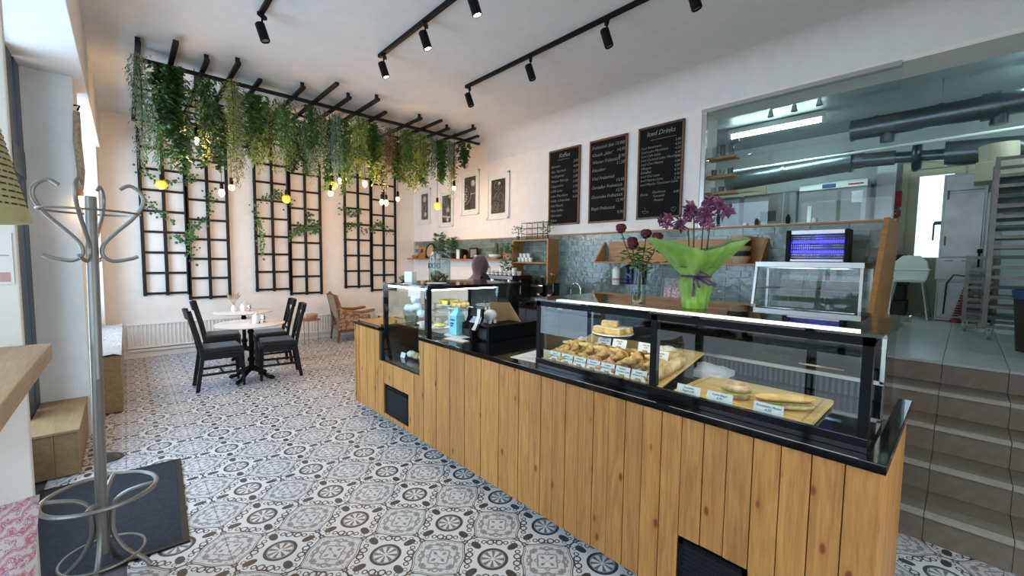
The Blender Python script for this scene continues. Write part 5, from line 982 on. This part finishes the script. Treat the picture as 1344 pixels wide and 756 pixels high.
for (a,y,lb,m_) in ((.33,1.20,'small round loaf with a cut top behind the croissants','bread'),(.27,1.10,'darker round roll beside the cut loaf','croissant'),(.36,1.10,'floury triangular bread at the back right of the tilted board','sugar'),(.30,1.04,'tan bread roll against the middle post','dough')):
    tag(MB().ball((0,0,0),.041,(1.0,1.25,.68),16,8,wob=.07).build('bread_roll',m_,smooth=True,loc=onb(a,y,.032),rot=(0,-.2,g.uniform(0,3))),lb,'bread')
stx,sty=2.17,1.44; t=T('strudel_stand','black pedestal stand holding a white doily plate of strudel pieces','cake stand',(stx,sty,dz+.09)); t.location.z=1.06; MB().lathe([(.06,0),(.05,.008),(.012,.02),(.012,.075),(.11,.085),(.12,.092),(.001,.092)],n=28).build('stand_body','black_gloss',t,smooth=True); MB().lathe([(.11,.093),(.125,.10),(.123,.103),(.001,.096)],n=28).build('plate','porcelain',t,smooth=True)
for k,(dx,dy,dh,rz_) in enumerate(((-.04,.05,0,.3),(-.045,-.04,0,.1),(.04,.045,0,.5),(.04,-.05,0,.2),(0,.02,.034,.4))): o=MB().box(-.032,.032,-.052,.052,0,.036).build('strudel_piece','dough',loc=(stx+dx,sty+dy,1.06+.100+dh),rot=(0,0,rz_),bevel=.012); MB().box(-.030,.030,-.048,.048,.034,.039).build('icing_sugar','sugar',o,bevel=.003); tag(o,'sugar-dusted strudel piece on the plate, %s'%('back left','front left','back right','front right','topmost')[k],'strudel','strudel pieces')
def card(x,y,z,rz,tx,label,w=.082,h=.05,clip=True,tilt=.25):
    t=T('price_card',label,'price card',(x,y,z),rz,'price cards in the pastry case'); t.rotation_euler=(0,tilt,rz)
    MB().box(-.001,.001,-w/2,w/2,.006,.006+h).build('card','paper',t)
    text('lettering',tx,.013,'ink',t,facing(-.0016,0,h-.010),'CENTER',sp=1.05)
    if clip: MB().box(-.010,.008,-.012,.012,0,.016).build('wooden_clip','cardboard',t)
    else: MB().box(-.006,.006,-.012,.012,0,.008).build('wooden_clip','cardboard',t)
tg=['Nuss-\nkipferl 2,80','Butter-\ncroissant 2,40','Himbeer\nCroissant 3,20','Pistazien\nCroissant 3,60','Topfen-\ngolatsche 3,20','Schoko-\ncroissant 3,40','Laugen-\nstangerl 2,60']
for k in range(7): card(1.835+.004,1.62-.092*k,dz+.026,0,tg[k],'white price card with brown clip along the front glass, %s from the left post'%ordw[k])
for k,(a,y,tx) in enumerate(((.25,1.44,'Apfel-\nstrudel 3,90'),(.24,1.33,'Krapfen\n2,90'),(.25,1.17,'Ciabatta\n3,90'),(.18,1.05,'Baguette\n2,60'))): v=onb(a,y,.045); card(v.x,v.y,v.z,0,tx,'white price card standing among the pastries further back, %s from the left'%ordw[k],w=.09,h=.05)
tag(bpy.data.objects.new('x',None),'','') 
bpy.data.objects.remove(bpy.data.objects['x'])
br=T('sandwich_board','wide bamboo board lying flat under a bagel and a baguette sandwich','board',(2.06,.62,dz+.002)); MB().prism([(-.19,-.26),(-.20,-.25),(-.20,.27),(-.19,.28),(.20,.28),(.21,.27),(.21,-.25),(.20,-.26)],0,.018,'z').build('board','bamboo',br,bevel=.004); MB().box(-.19,.2,-.232,-.224,.0175,.0186).box(-.19,.2,.245,.253,.0175,.0186).build('juice_groove','oak',br)
bz=dz+.022
t=T('bagel_sandwich','seeded bagel filled with cheese and salad on the bamboo board','sandwich',(1.98,.665,bz),.2)
prf=lambda s:[(.012,0),(.045,-.0),(.058,.012*s),(.05,.026*s),(.02,.030*s),(.012,.02*s)]
MB().lathe([(.014,0),(.05,0),(.058,.012),(.055,.022),(.014,.022)],n=22).build('bottom_half','bread',t,smooth=True); MB().lathe([(.012,.036),(.056,.036),(.058,.046),(.045,.060),(.02,.058),(.012,.05)],n=22).build('top_half','bread',t,smooth=True)
MB().box(-.05,.05,-.05,.05,.0225,.0265).build('cheese_slice','cheese',t,rot=(0,0,.6)); b=MB(); b.ball((0,0,.031),.06,(1,1,.09),18,5,wob=.12); b.build('lettuce','lettuce',t)
t=T('baguette_sandwich','long split baguette filled with tomato and mozzarella on the bamboo board','sandwich',(1.965,.475,bz),math.radians(-52))
def half(z,s,m_,nm):
    n=14; P=[(-.11+.22*i/(n-1),0,z) for i in range(n)]; R_=[max(.006,.027*(1-abs(2*i/(n-1)-1)**4)**.5) for i in range(n)]; b=MB().tube(P,R_,12); b.v=[(x,y*1.15,z+(q-z)*.55) for x,y,q in b.v]; b.build(nm,m_,t,smooth=True)
half(.016,1,'bread','bottom_half'); half(.046,1,'dough','top_half'); MB().box(-.10,.10,-.028,.028,.028,.032).build('ham_slice','ham',t); b=MB()
for k in range(16): b.ball((-.09+.012*k,-.024+.048*(k%2),.029),.012,(1,1,.35),7,4)
b.build('filling','lettuce',t,kind='stuff')
for k,(y,tx,rz_) in enumerate(((.82,'Tomaten\nBagel 6,90',.0),(.685,'Lachs Bagel\n6,90',0),(.50,'Prosciutto Panini\n6,50',0))): card(1.838,y,dz,rz_,tx,'large white price card with handwriting before the bamboo board, %s'%('left one','middle one','right one')[k],w=.105,h=.058,clip=False)
bt=T('blue_towel','folded blue-grey cloth behind the bamboo board','cloth',(2.34,.93,dz)); b=MB(); n=10
V=[(-.10+.2*i/n,-.10+.2*j/n,.03+.035*math.exp(-((i-5)**2+(j-6)**2)/14)+.006*math.sin(i*1.7)*math.cos(j)) for i in range(n+1) for j in range(n+1)]; k0=len(V); V+=[(x,y,0) for x,y,z in V]
Fq=[(i*(n+1)+j,(i+1)*(n+1)+j,(i+1)*(n+1)+j+1,i*(n+1)+j+1) for i in range(n) for j in range(n)]; ed=[i*(n+1) for i in range(n+1)]+[n*(n+1)+j for j in range(1,n+1)]+[i*(n+1)+n for i in range(n-1,-1,-1)]+[j for j in range(n-1,0,-1)]
b.add(V,Fq+[tuple(q+k0 for q in f) for f in Fq]+[(ed[i],ed[(i+1)%len(ed)],ed[(i+1)%len(ed)]+k0,ed[i]+k0) for i in range(len(ed))]); b.build('cloth_fold','paper_blue',bt,smooth=True)
# behind the counter: prep shelf seen through the rear doors
t=T('prep_table','low wooden-topped prep table behind the pastry case','table',(3.35,1.25,0)); MB().box(-.3,.3,-.75,.75,.80,.84).build('tabletop','oak_dark',t)
for x in (-.26,.26):
    for y in (-.7,.7): MB().box(x-.02,x+.02,y-.02,y+.02,0,.80).build('leg','dark_steel',t)
for k,(y,m_,nm) in enumerate(((1.7,'lettuce','salad leaves'),(1.3,'leaf_dark','dark greens'),(.9,'lettuce','pale lettuce'))):
    bx=T('salad_tub','steel tub of %s on the prep table'%nm,'tub',(3.3,y,.84)); MB().box(-.14,.14,-.17,.17,0,.01).box(-.14,-.13,-.17,.17,0,.10).box(.13,.14,-.17,.17,0,.10).box(-.13,.13,-.17,-.16,0,.10).box(-.13,.13,.16,.17,0,.10).build('tub','stainless',bx)
    b=MB()
    for q in range(60): b.ball((g.uniform(-.11,.11),g.uniform(-.14,.14),g.uniform(.05,.12)),.025,(1,1,.3),6,4,wob=.3)
    b.build('salad',m_,bx,kind='stuff')
# ================================================================ PERSON behind the cake case, seen from behind, wearing a headscarf
ps=T('person','person in a mauve headscarf and dark top seen from behind, facing the coffee machine','person',(3.36,4.25,0),math.radians(-8))
def skinfig(name,joints,edges,m_,root=0,lv=1):
    me=bpy.data.meshes.new(name); me.from_pydata([j[:3] for j in joints],edges,[]); o=bpy.data.objects.new(name,me); C.objects.link(o); o.parent=ps
    md=o.modifiers.new('skin','SKIN'); 
    for v,j in zip(me.skin_vertices[0].data,joints): v.radius=(j[3],j[4] if len(j)>4 else j[3])
    me.skin_vertices[0].data[root].use_root=True; md.use_smooth_shade=True; s=o.modifiers.new('sub','SUBSURF'); s.levels=lv; s.render_levels=lv+1; me.materials.append(MT[m_]); return o
J=[(0,0,.90,.13,.15),(0,0,1.08,.115,.13),(.01,0,1.26,.13,.17),(.01,0,1.37,.08,.12),(.015,0,1.43,.05),(.02,0,1.52,.06),
 (0,.17,1.33,.055),(.06,.24,1.10,.042),(.27,.20,1.05,.032),(0,-.17,1.33,.055),(.07,-.24,1.10,.042),(.28,-.20,1.08,.032),
 (0,.09,.82,.085),(.01,.095,.46,.058),(-.01,.10,.09,.04),(.10,.11,.035,.032),(0,-.09,.82,.085),(.01,-.095,.46,.058),(-.01,-.10,.09,.04),(.10,-.11,.035,.032)]
Ed=[(0,1),(1,2),(2,3),(3,4),(4,5),(3,6),(6,7),(7,8),(3,9),(9,10),(10,11),(0,12),(12,13),(13,14),(14,15),(0,16),(16,17),(17,18),(18,19)]
skinfig('body',J,Ed,'dark_cloth')
for s,(hx,hz) in ((1,(.29,1.05)),(-1,(.30,1.08))):
    JJ=[(hx-.01,s*.20,hz,.026,.02),(hx+.06,s*.19,hz,.034,.016)]; EE=[(0,1)]
    for k in range(4):
        y=s*.19+(k-1.5)*.018; a=len(JJ); L_=(.07,.08,.075,.06)[k]; JJ+=[(hx+.08,y,hz,.009),(hx+.08+L_*.5,y,hz-.012,.008),(hx+.08+L_*.8,y,hz-.035,.007)]; EE+=[(1,a),(a,a+1),(a+1,a+2)]
    a=len(JJ); JJ+=[(hx+.03,s*.19-s*.035,hz-.005,.010),(hx+.065,s*.19-s*.05,hz-.02,.009)]; EE+=[(0,a),(a,a+1)]
    skinfig('hand',JJ,EE,'skin')
hd_=MB(); hd_.ball((.03,0,1.52),.085,(1.05,.86,1.25),20,14); hd_.tube([(.115,0,1.52),(.137,0,1.50),(.12,0,1.485)],[.010,.014,.012],8); hd_.build('head','skin',ps,smooth=True)
fc=MB(); 
for s in (-1,1): fc.ball((.105,s*.032,1.53),.012,n=8,m=6)
fc.build('eye','porcelain',ps,smooth=True); MB().ball((.112,0,1.458),.02,(.4,1,.35),10,6).build('mouth','pink_print',ps,smooth=True)
hj=MB(); n=30; V=[]; prof=[(.001,1.655),(.055,1.645),(.092,1.60),(.108,1.54),(.105,1.48),(.090,1.43),(.085,1.40),(.135,1.355),(.185,1.31),(.205,1.22)]
for i,(r,z) in enumerate(prof):
    for k in range(n):
        a=2*PI*k/n; fr_=math.cos(a); rr=r*(1+.035*math.sin(7*a+i*.5)*(i>3)+.03*math.sin(5*a+i)); x=rr*math.cos(a)*(1.08 if i<6 else .85); y=rr*math.sin(a)*(.92 if i<6 else 1.1)
        if fr_>.75 and 2<=i<=4: x*=.72
        V.append((x+(.0 if i<6 else -.01),y,z))
hj.add(V,[(i*n+k,(i+1)*n+k,(i+1)*n+(k+1)%n,i*n+(k+1)%n) for i in range(len(prof)-1) for k in range(n)]); h=hj.build('headscarf','hijab',ps,smooth=True); s=h.modifiers.new('sub','SUBSURF'); s.levels=1; s.render_levels=1
# ================================================================ KITCHEN
KZ=.85
def tubelight():
    t=T('fluorescent_light','long white fluorescent tube fitting glowing on the kitchen ceiling','ceiling light',(7.3,2.1,3.70)); MB().box(-.05,.05,-.64,.64,-.05,.03).build('housing','white_enamel',t,bevel=.005); MB().tube([(0,-.6,-.085),(0,.6,-.085)],.028,12).build('tube','tube',t,smooth=True)
    for y in (-.62,.62): MB().box(-.035,.035,y-.02,y+.02,-.12,-.05).build('end_holder','white_enamel',t)
tubelight()
point('tube_glow',(7.0,-.9,3.56),14,(.65,.95,1),.05); point('tube_glow',(7.3,2.1,3.57),6,(.65,.95,1),.05)
area('kitchen_light',(7.3,2.1,3.56),(0,0,0),.12,1.2,17,(.62,1,.95)); area('kitchen_light_2',(7.0,-.9,3.56),(0,0,0),.12,1.2,12,(.62,.95,1))
t=T('fluorescent_light','second fluorescent fitting above the upper duct in the kitchen','ceiling light',(7.0,-.9,3.70)); MB().box(-.05,.05,-.6,.6,-.05,.03).build('housing','white_enamel',t); MB().tube([(0,-.58,-.075),(0,.58,-.075)],.022,10).build('tube','tube',t,smooth=True)
def pr_(px,py,X):
    d=fw*1+rt*((px-672)/F_PX)+up*(-(py-378)/F_PX); return Vector((0,0,1.6))+d*(X/d.x)
def duct(name,label,X,segs,collars,mt='duct'):
    t=T(name,label,'duct',pr_(segs[0][0],segs[0][1],X)); o=t.location.copy()
    for (x0,y0,x1,y1,r) in segs: MB().tube([pr_(x0,y0,X)-o,pr_(x1,y1,X)-o],r,20).build('pipe_section',mt,t,smooth=True)
    for (x,y,r,w) in collars:
        p=pr_(x,y,X)-o; MB().tube([p+Vector((0,-w,0)),p+Vector((0,w,0))],r,20).build('collar',mt,t,smooth=True)
    return t
t=duct('ventilation_duct','thick silver ventilation duct nearest the kitchen ceiling',7.0,[(1118,172,1400,122,.125)],[(1150,166,.133,.02),(1175,162,.133,.015),(1235,151,.135,.02),(1300,140,.145,.07),(1119,172,.135,.012)]); 
p=pr_(1235,151,7.0); MB().tube([p-t.location,Vector((p.x,p.y,3.73))-t.location],.006,6).build('hanger_rod','steel',t)
for px in (1165,1312): p=pr_(px,172 if px<1200 else 147,7.0)-t.location; MB().tube([p,p+Vector((0,0,-.13))],.07,16).build('branch_stub','duct',t,smooth=True)
t=duct('ventilation_duct','lower silver ventilation duct running behind the glass shelves',8.0,[(955,240,1115,212,.15),(1115,212,1175,207,.10),(1175,207,1255,202,.075),(1242,202,1420,189,.155)],[(1030,226,.16,.02),(1117,212,.162,.02),(1128,211,.11,.05),(1243,202,.16,.02)])
p=pr_(1203,206,8.0); MB().tube([p-t.location+Vector((0,.04,0)),p-t.location-Vector((0,.05,0))],[.20,.20],24).build('fan_housing','window_frame',t,smooth=True,bevel=.03)
tag(MB().tube([pr_(955,226,7.6),pr_(1400,158,7.6)],.018,8).build('conduit','white_enamel',smooth=True),'thin white conduit pipe crossing the kitchen below the upper duct','pipe')
t=T('spot_bar','chrome ceiling bar with three small spotlights behind the kitchen glass','spotlight',pr_(1043,132,5.6)); o=t.location.copy(); a_,b_=pr_(1012,143,5.6),pr_(1076,127,5.6); MB().tube([a_-o,b_-o],.008,8).build('bar','chrome',t)
MB().tube([Vector((0,0,0)),Vector((0,0,3.74-o.z))],.01,8).build('mount','chrome',t)
for q in (a_,(a_+b_)/2,b_): MB().lathe([(.012,0),(.02,-.03),(.034,-.09),(.030,-.085),(.001,-.05)],c=q-o,n=14).build('spot_head','chrome',t,smooth=True)
# oven, cabinets on far kitchen wall
def plin(x0,x1,y0,y1,z0,z1): return MB().box(x0,x1,y0,y1,z0,z1)
ov=T('baking_oven','large stainless baking oven with a dark glass door and blue control strip','oven',(8.05,1.48,KZ)); MB().box(.05,.65,-.42,.42,0,2.0).build('oven_body','stainless',ov,bevel=.01); MB().box(0,.05,-.42,.42,1.90,2.0).build('control_panel','white_enamel',ov); MB().box(-.005,0,-.05,.12,1.91,1.97).build('display','blue_plastic',ov); MB().box(-.005,0,-.38,-.2,1.93,1.95).build('red_label','red',ov)
MB().box(0,.05,-.42,.42,.75,1.88).build('door','stainless',ov); MB().box(-.01,0,-.36,.28,.9,1.7).build('door_glass','tinted',ov); MB().box(-.04,-.02,.24,.29,1.0,1.65).build('handle','white_enamel',ov); MB().box(-.012,-.0,-.38,-.25,1.66,1.83).build('paper_note','paper',ov)
for k,(y,w,lb) in enumerate(((2.35,.8,'tall stainless cabinet left of the oven'),(3.2,.75,'second stainless cabinet behind the wooden glass shelves'))):
    t=T('steel_cabinet',lb+' in the kitchen','cabinet',(8.1,y,KZ)); MB().box(.02,.6,-w/2,w/2,0,1.92).build('cabinet_body','stainless',t,bevel=.006); MB().box(0,.02,-w/2+.01,w/2-.01,1.0,1.9).build('door','stainless',t,bevel=.004); MB().box(0,.02,-w/2+.01,w/2-.01,.05,.98).build('door','stainless',t,bevel=.004); MB().box(-.004,0,-.12,.12,1.45,1.62).build('control_plate','dark_steel',t); MB().box(-.03,-.01,-.05,.2,1.36,1.375).build('handle','chrome',t)
t=T('fire_notice','red fire-extinguisher sign on the pale kitchen partition','sign',(8.70,1.0,2.17)); t.location=pr_(1168,270,8.70)+Vector((-.0,0,-.15)); MB().box(-.01,0,-.13,.13,.12,.36).box(-.01,0,-.13,.13,-.02,.07).build('sign_plate','red',t); MB().tube([(-.012,-.02,.16),(-.012,-.02,.27)],.022,8).tube([(-.012,-.02,.27),(-.012,.04,.31),(-.012,.06,.25)],.007,6).box(-.012,-.01,-.08,.08,.02,.03).build('pictogram','white_paint',t)
tag(MB().box(8.60,8.70,.80,1.02,KZ,3.2).build('white_pillar','white_enamel'),'white wall pillar right of the oven','pillar')
# door in far kitchen wall with bright glass
d=struct(MB().box(8.70,8.80,.0,.07,KZ,3.1).box(8.70,8.80,.67,.74,KZ,3.1).box(8.70,8.80,.07,.67,3.0,3.1).build('door_2','cream_paint',bevel=.005)); MB().box(8.73,8.77,.07,.67,KZ,1.7).box(8.73,8.77,.07,.19,1.7,3.0).box(8.73,8.77,.55,.67,1.7,3.0).box(8.73,8.77,.19,.55,2.9,3.0).build('door_leaf','cream_paint',d); MB().box(8.745,8.755,.19,.55,1.7,2.9).build('pane','glass',d); MB().bar((8.71,.22,2.2),(8.71,.36,2.2),.03,.05).bar((8.71,.36,2.2),(8.71,.36,1.95),.02,.03,(1,0,0)).build('handle','dark_steel',d)
y_=pr_(972,270,8.7).y; d3=struct(MB().box(8.69,8.75,y_-.42,y_-.34,KZ,3.0).box(8.69,8.75,y_+.34,y_+.42,KZ,3.0).box(8.69,8.75,y_-.34,y_+.34,2.92,3.0).build('door_3','cream_paint',bevel=.005)); MB().box(8.71,8.74,y_-.34,y_+.34,KZ,2.92).build('door_leaf','cream_paint',d3); MB().box(8.70,8.712,y_-.22,y_+.22,1.9,2.75).build('door_panel','white_enamel',d3)
# stainless tall units
def unit(x,y0,y1,z0,z1,depth,name,label,m_='stainless'):
    t=T(name,label,'cabinet',(x,(y0+y1)/2,z0)); w=(y1-y0)/2; MB().box(.02,depth,-w,w,0,z1-z0).build('cabinet_body',m_,t,bevel=.006); return t,w,z1-z0
yr=lambda px,X:pr_(px,330,X).y
t,w,h_=unit(8.0,yr(1290,8),yr(1232,8),KZ,2.78,.5,'dough_proofer','tall stainless dough cabinet with door panels beside the kitchen doorway')
MB().box(0,.02,-w+.02,w-.02,.85,h_-.25).build('door','stainless',t,bevel=.006); MB().box(0,.02,-w+.02,w-.02,h_-.22,h_-.02).build('top_panel','stainless',t,bevel=.006); MB().box(-.02,.0,-w-.02,w+.02,.55,.84).build('drawer_front','stainless',t,bevel=.006); MB().box(0,.02,-w+.05,w-.02,.04,.52).build('lower_door','stainless',t,bevel=.006)
MB().box(-.05,0,-w+.0,-w+.05,.90,.95).bar((-.04,-w+.03,.92),(-.04,-w+.03,.72),.02,.03,(1,0,0)).build('latch','black_metal',t)
for z in (1.0,1.6): MB().box(-.008,0,w-.06,w-.04,z,z+.12).build('hinge','dark_steel',t)
for y in (-.5,.3): MB().tube([(-.025,w*y,.80),(-.025,w*(y+.4),.80)],.006,6).build('handle','chrome',t)
# coiled red hose
hs=T('coiled_hose','dark red coiled hose hanging in front of the steel dough cabinet','hose',(7.9,yr(1262,7.9),KZ)); P=[]
for i in range(160): 
    u=i/160; P.append((.03*math.cos(i*.55),-.02-.07*u+(.055-.03*u)*math.sin(i*.55),.08+.46*u))
MB().tube([(-.0,.12,.1),(0,.11,.5),(0,.05,.62),(0,-.05,.60)],.010,6).build('straight_hose','dark_steel',hs,smooth=True); MB().tube(P,.008,5).build('coil','red_hose',hs,smooth=True); MB().lathe([(.06,0),(.05,.04),(.001,.05)],n=16).build('hose_heap','red_hose',hs,smooth=True)
t,w,h_=unit(7.42,yr(1313,7.42),yr(1291,7.42),KZ+.0,2.45,.5,'steel_column_cabinet','narrow stainless cabinet between the dough cabinet and the tray rack'); MB().box(-.0,.02,-w*.8,-.01,.75,h_-.1).build('door','stainless',t); MB().box(-.0,.02,.01,w*.8,.75,h_-.1).build('door','stainless',t)
tag(MB().tube([pr_(1311,190,7.5),pr_(1311,215,7.5)],.16,18).build('extract_hood','cream_paint',smooth=True),'pale vertical extractor duct above the narrow steel cabinet','duct')
p=pr_(1308,224,7.4); tag(MB().box(p.x-.1,p.x+.3,p.y-.19,p.y+.17,p.z-.12,p.z+.1).build('hood_box','cream_paint',bevel=.01),'pale box hood under the vertical extractor duct','hood')
def rack(x,y0,y1,z1,n,label,dp=.6):
    t=T('tray_rack',label,'rack',(x,(y0+y1)/2,KZ),0,'tray racks in the kitchen'); w=(y1-y0)/2
    for a in (0,dp):
        for s in (-1,1): MB().box(a-.018,a+.018,s*w-.018,s*w+.018,.11,z1-KZ).build('upright','rack_metal',t)
    for a in (0,dp):
        for z in (.13,z1-KZ-.02): MB().box(a-.015,a+.015,-w,w,z-.015,z+.015).build('cross_bar','rack_metal',t)
    for k in range(n):
        z=.22+k*(z1-KZ-.32)/n
        MB().box(-.01,dp+.01,-w+.02,w-.02,z,z+.012).box(-.02,-.01,-w+.02,w-.02,z-.004,z+.028).build('tray','rack_metal' if k%3 else 'dark_steel',t)
    for a in (.03,dp-.03):
        for s in (-1,1): MB().lathe([(.05,-.014),(.055,0),(.05,.014)],n=16,M=Matrix.Rotation(HP,4,'X'),c=(a,s*w*.9,.055)).build('wheel','pale_tile',t,smooth=True); MB().box(a-.015,a+.015,s*w*.9-.02,s*w*.9+.02,.06,.12).build('castor_fork','steel',t)
rack(6.95,yr(1308,6.95)-.02,yr(1272,6.95),1.70,8,'low wheeled tray rack full of trays in front of the steel cabinet',.45)
rack(6.35,-.85,yr(1300,6.35),2.66,15,'tall wheeled tray rack at the right edge, stacked with baking trays',.6)
t=T('waste_bin','dark brown waste bin with a blue rim on the kitchen floor','bin',(5.75,pr_(1340,400,5.75).y-.12,KZ)); MB().lathe([(.13,0),(.17,.52),(.16,.52),(.001,.50)],n=24).build('bin_body','brown_bin',t,smooth=True); MB().lathe([(.172,.46),(.18,.53),(.165,.535)],n=24,cap=False).build('bag_rim','blue_plastic',t)
# high chair
hc=T('high_chair','white plastic children\'s high chair in front of black crates in the kitchen','high chair',(8.05,pr_(1192,380,8.05).y,KZ),math.radians(180)); 
b=MB(); b.prism([(-.17,.52),(.17,.52),(.19,.62),(.17,.78),(.09,.87),(-.09,.87),(-.17,.78),(-.19,.62)],-.16,-.13,'x'); b.build('backrest','white_enamel',hc,bevel=.01); MB().box(-.15,.15,-.17,.17,.50,.53).build('seat','white_enamel',hc,bevel=.01); MB().box(.12,.30,-.22,.22,.66,.685).build('tray','white_enamel',hc,bevel=.01)
for x in (-.13,.13):
    for y in (-.14,.14): MB().tube([(x,y,.5),(x*1.7,y*1.6,0)],.016,10).build('leg','alu',hc,smooth=True)
for k in range(4): tag(MB().box(-.2,.2,-.24,.24,0,.22).build('black_crate','black_matte',loc=(8.45,pr_(1168,380,8.45).y+.04+.02*(k%2),KZ+.223*k),bevel=.01),'black plastic crate behind the high chair, %s from the floor'%ordw[k],'crate','black crates by the kitchen doorway')
# glass shelves with glassware in the kitchen window, small things on the wall ledge
for k,z in enumerate((2.78,2.57,2.38,2.20)):
    t=T('corner_shelf','small wooden shelf with glassware inside the kitchen glass, %s from the top'%ordw[k],'shelf',(5.12,2.0,z),0,'shelves inside the kitchen window'); MB().box(-.06,.10,-.17,.15,0,.02).build('shelf_board','oak_dark',t); MB().box(-.05,-.04,-.16,.14,.02,.03).build('ledge','oak_dark',t)
    for j in range(3):
        hh=(.14,.08,.07,.07)[k]; lb='%s on the %s window shelf from the top, %s from the left'%(('tall clear glass','jar','small glass','small bottle')[k],ordw[k],ordw[j]); glass_obj(5.14,2.08-.09*j,z+.0215,.032,hh,lb,'glassware on window shelf '+ordw[k],'glass_jar' if (j+k)%2==0 else 'dark_steel','glass_vessel','glass')
tag(MB().ball((5.14,1.87,2.97),.05,n=14,m=8).lathe([(.03,0),(.006,.01),(.006,.12)],c=(5.14,1.87,2.80),n=12).build('wine_glass','glass_jar',smooth=True),'large round wine glass on the top window shelf','glass')
for (px,lb,m_,h_) in ((993,'small dark bottle cap on the wooden ledge','black_matte',.07),(978,'white tape roll on the wooden ledge','porcelain',.03),(1034,'small black bottle on the wooden ledge left of the insect killer','black_metal',.09),(1068,'white box on the wooden ledge above the insect killer','white_paint',.05)):
    y=pr_(px,300,XW-.0).y; nm=lb.split(' on ')[0].replace(' ','_'); tag(MB().lathe([(.018,0),(.02,h_*.7),(.010,h_*.85),(.010,h_),(.001,h_)],c=(XW-.01,y,1.991),n=12).build(nm,m_,smooth=True),lb,nm.split('_')[-1])
for o in list(C.objects):
    if o.name.startswith('trim_3'):
        for k in('label','category'):
            if k in o: del o[k]
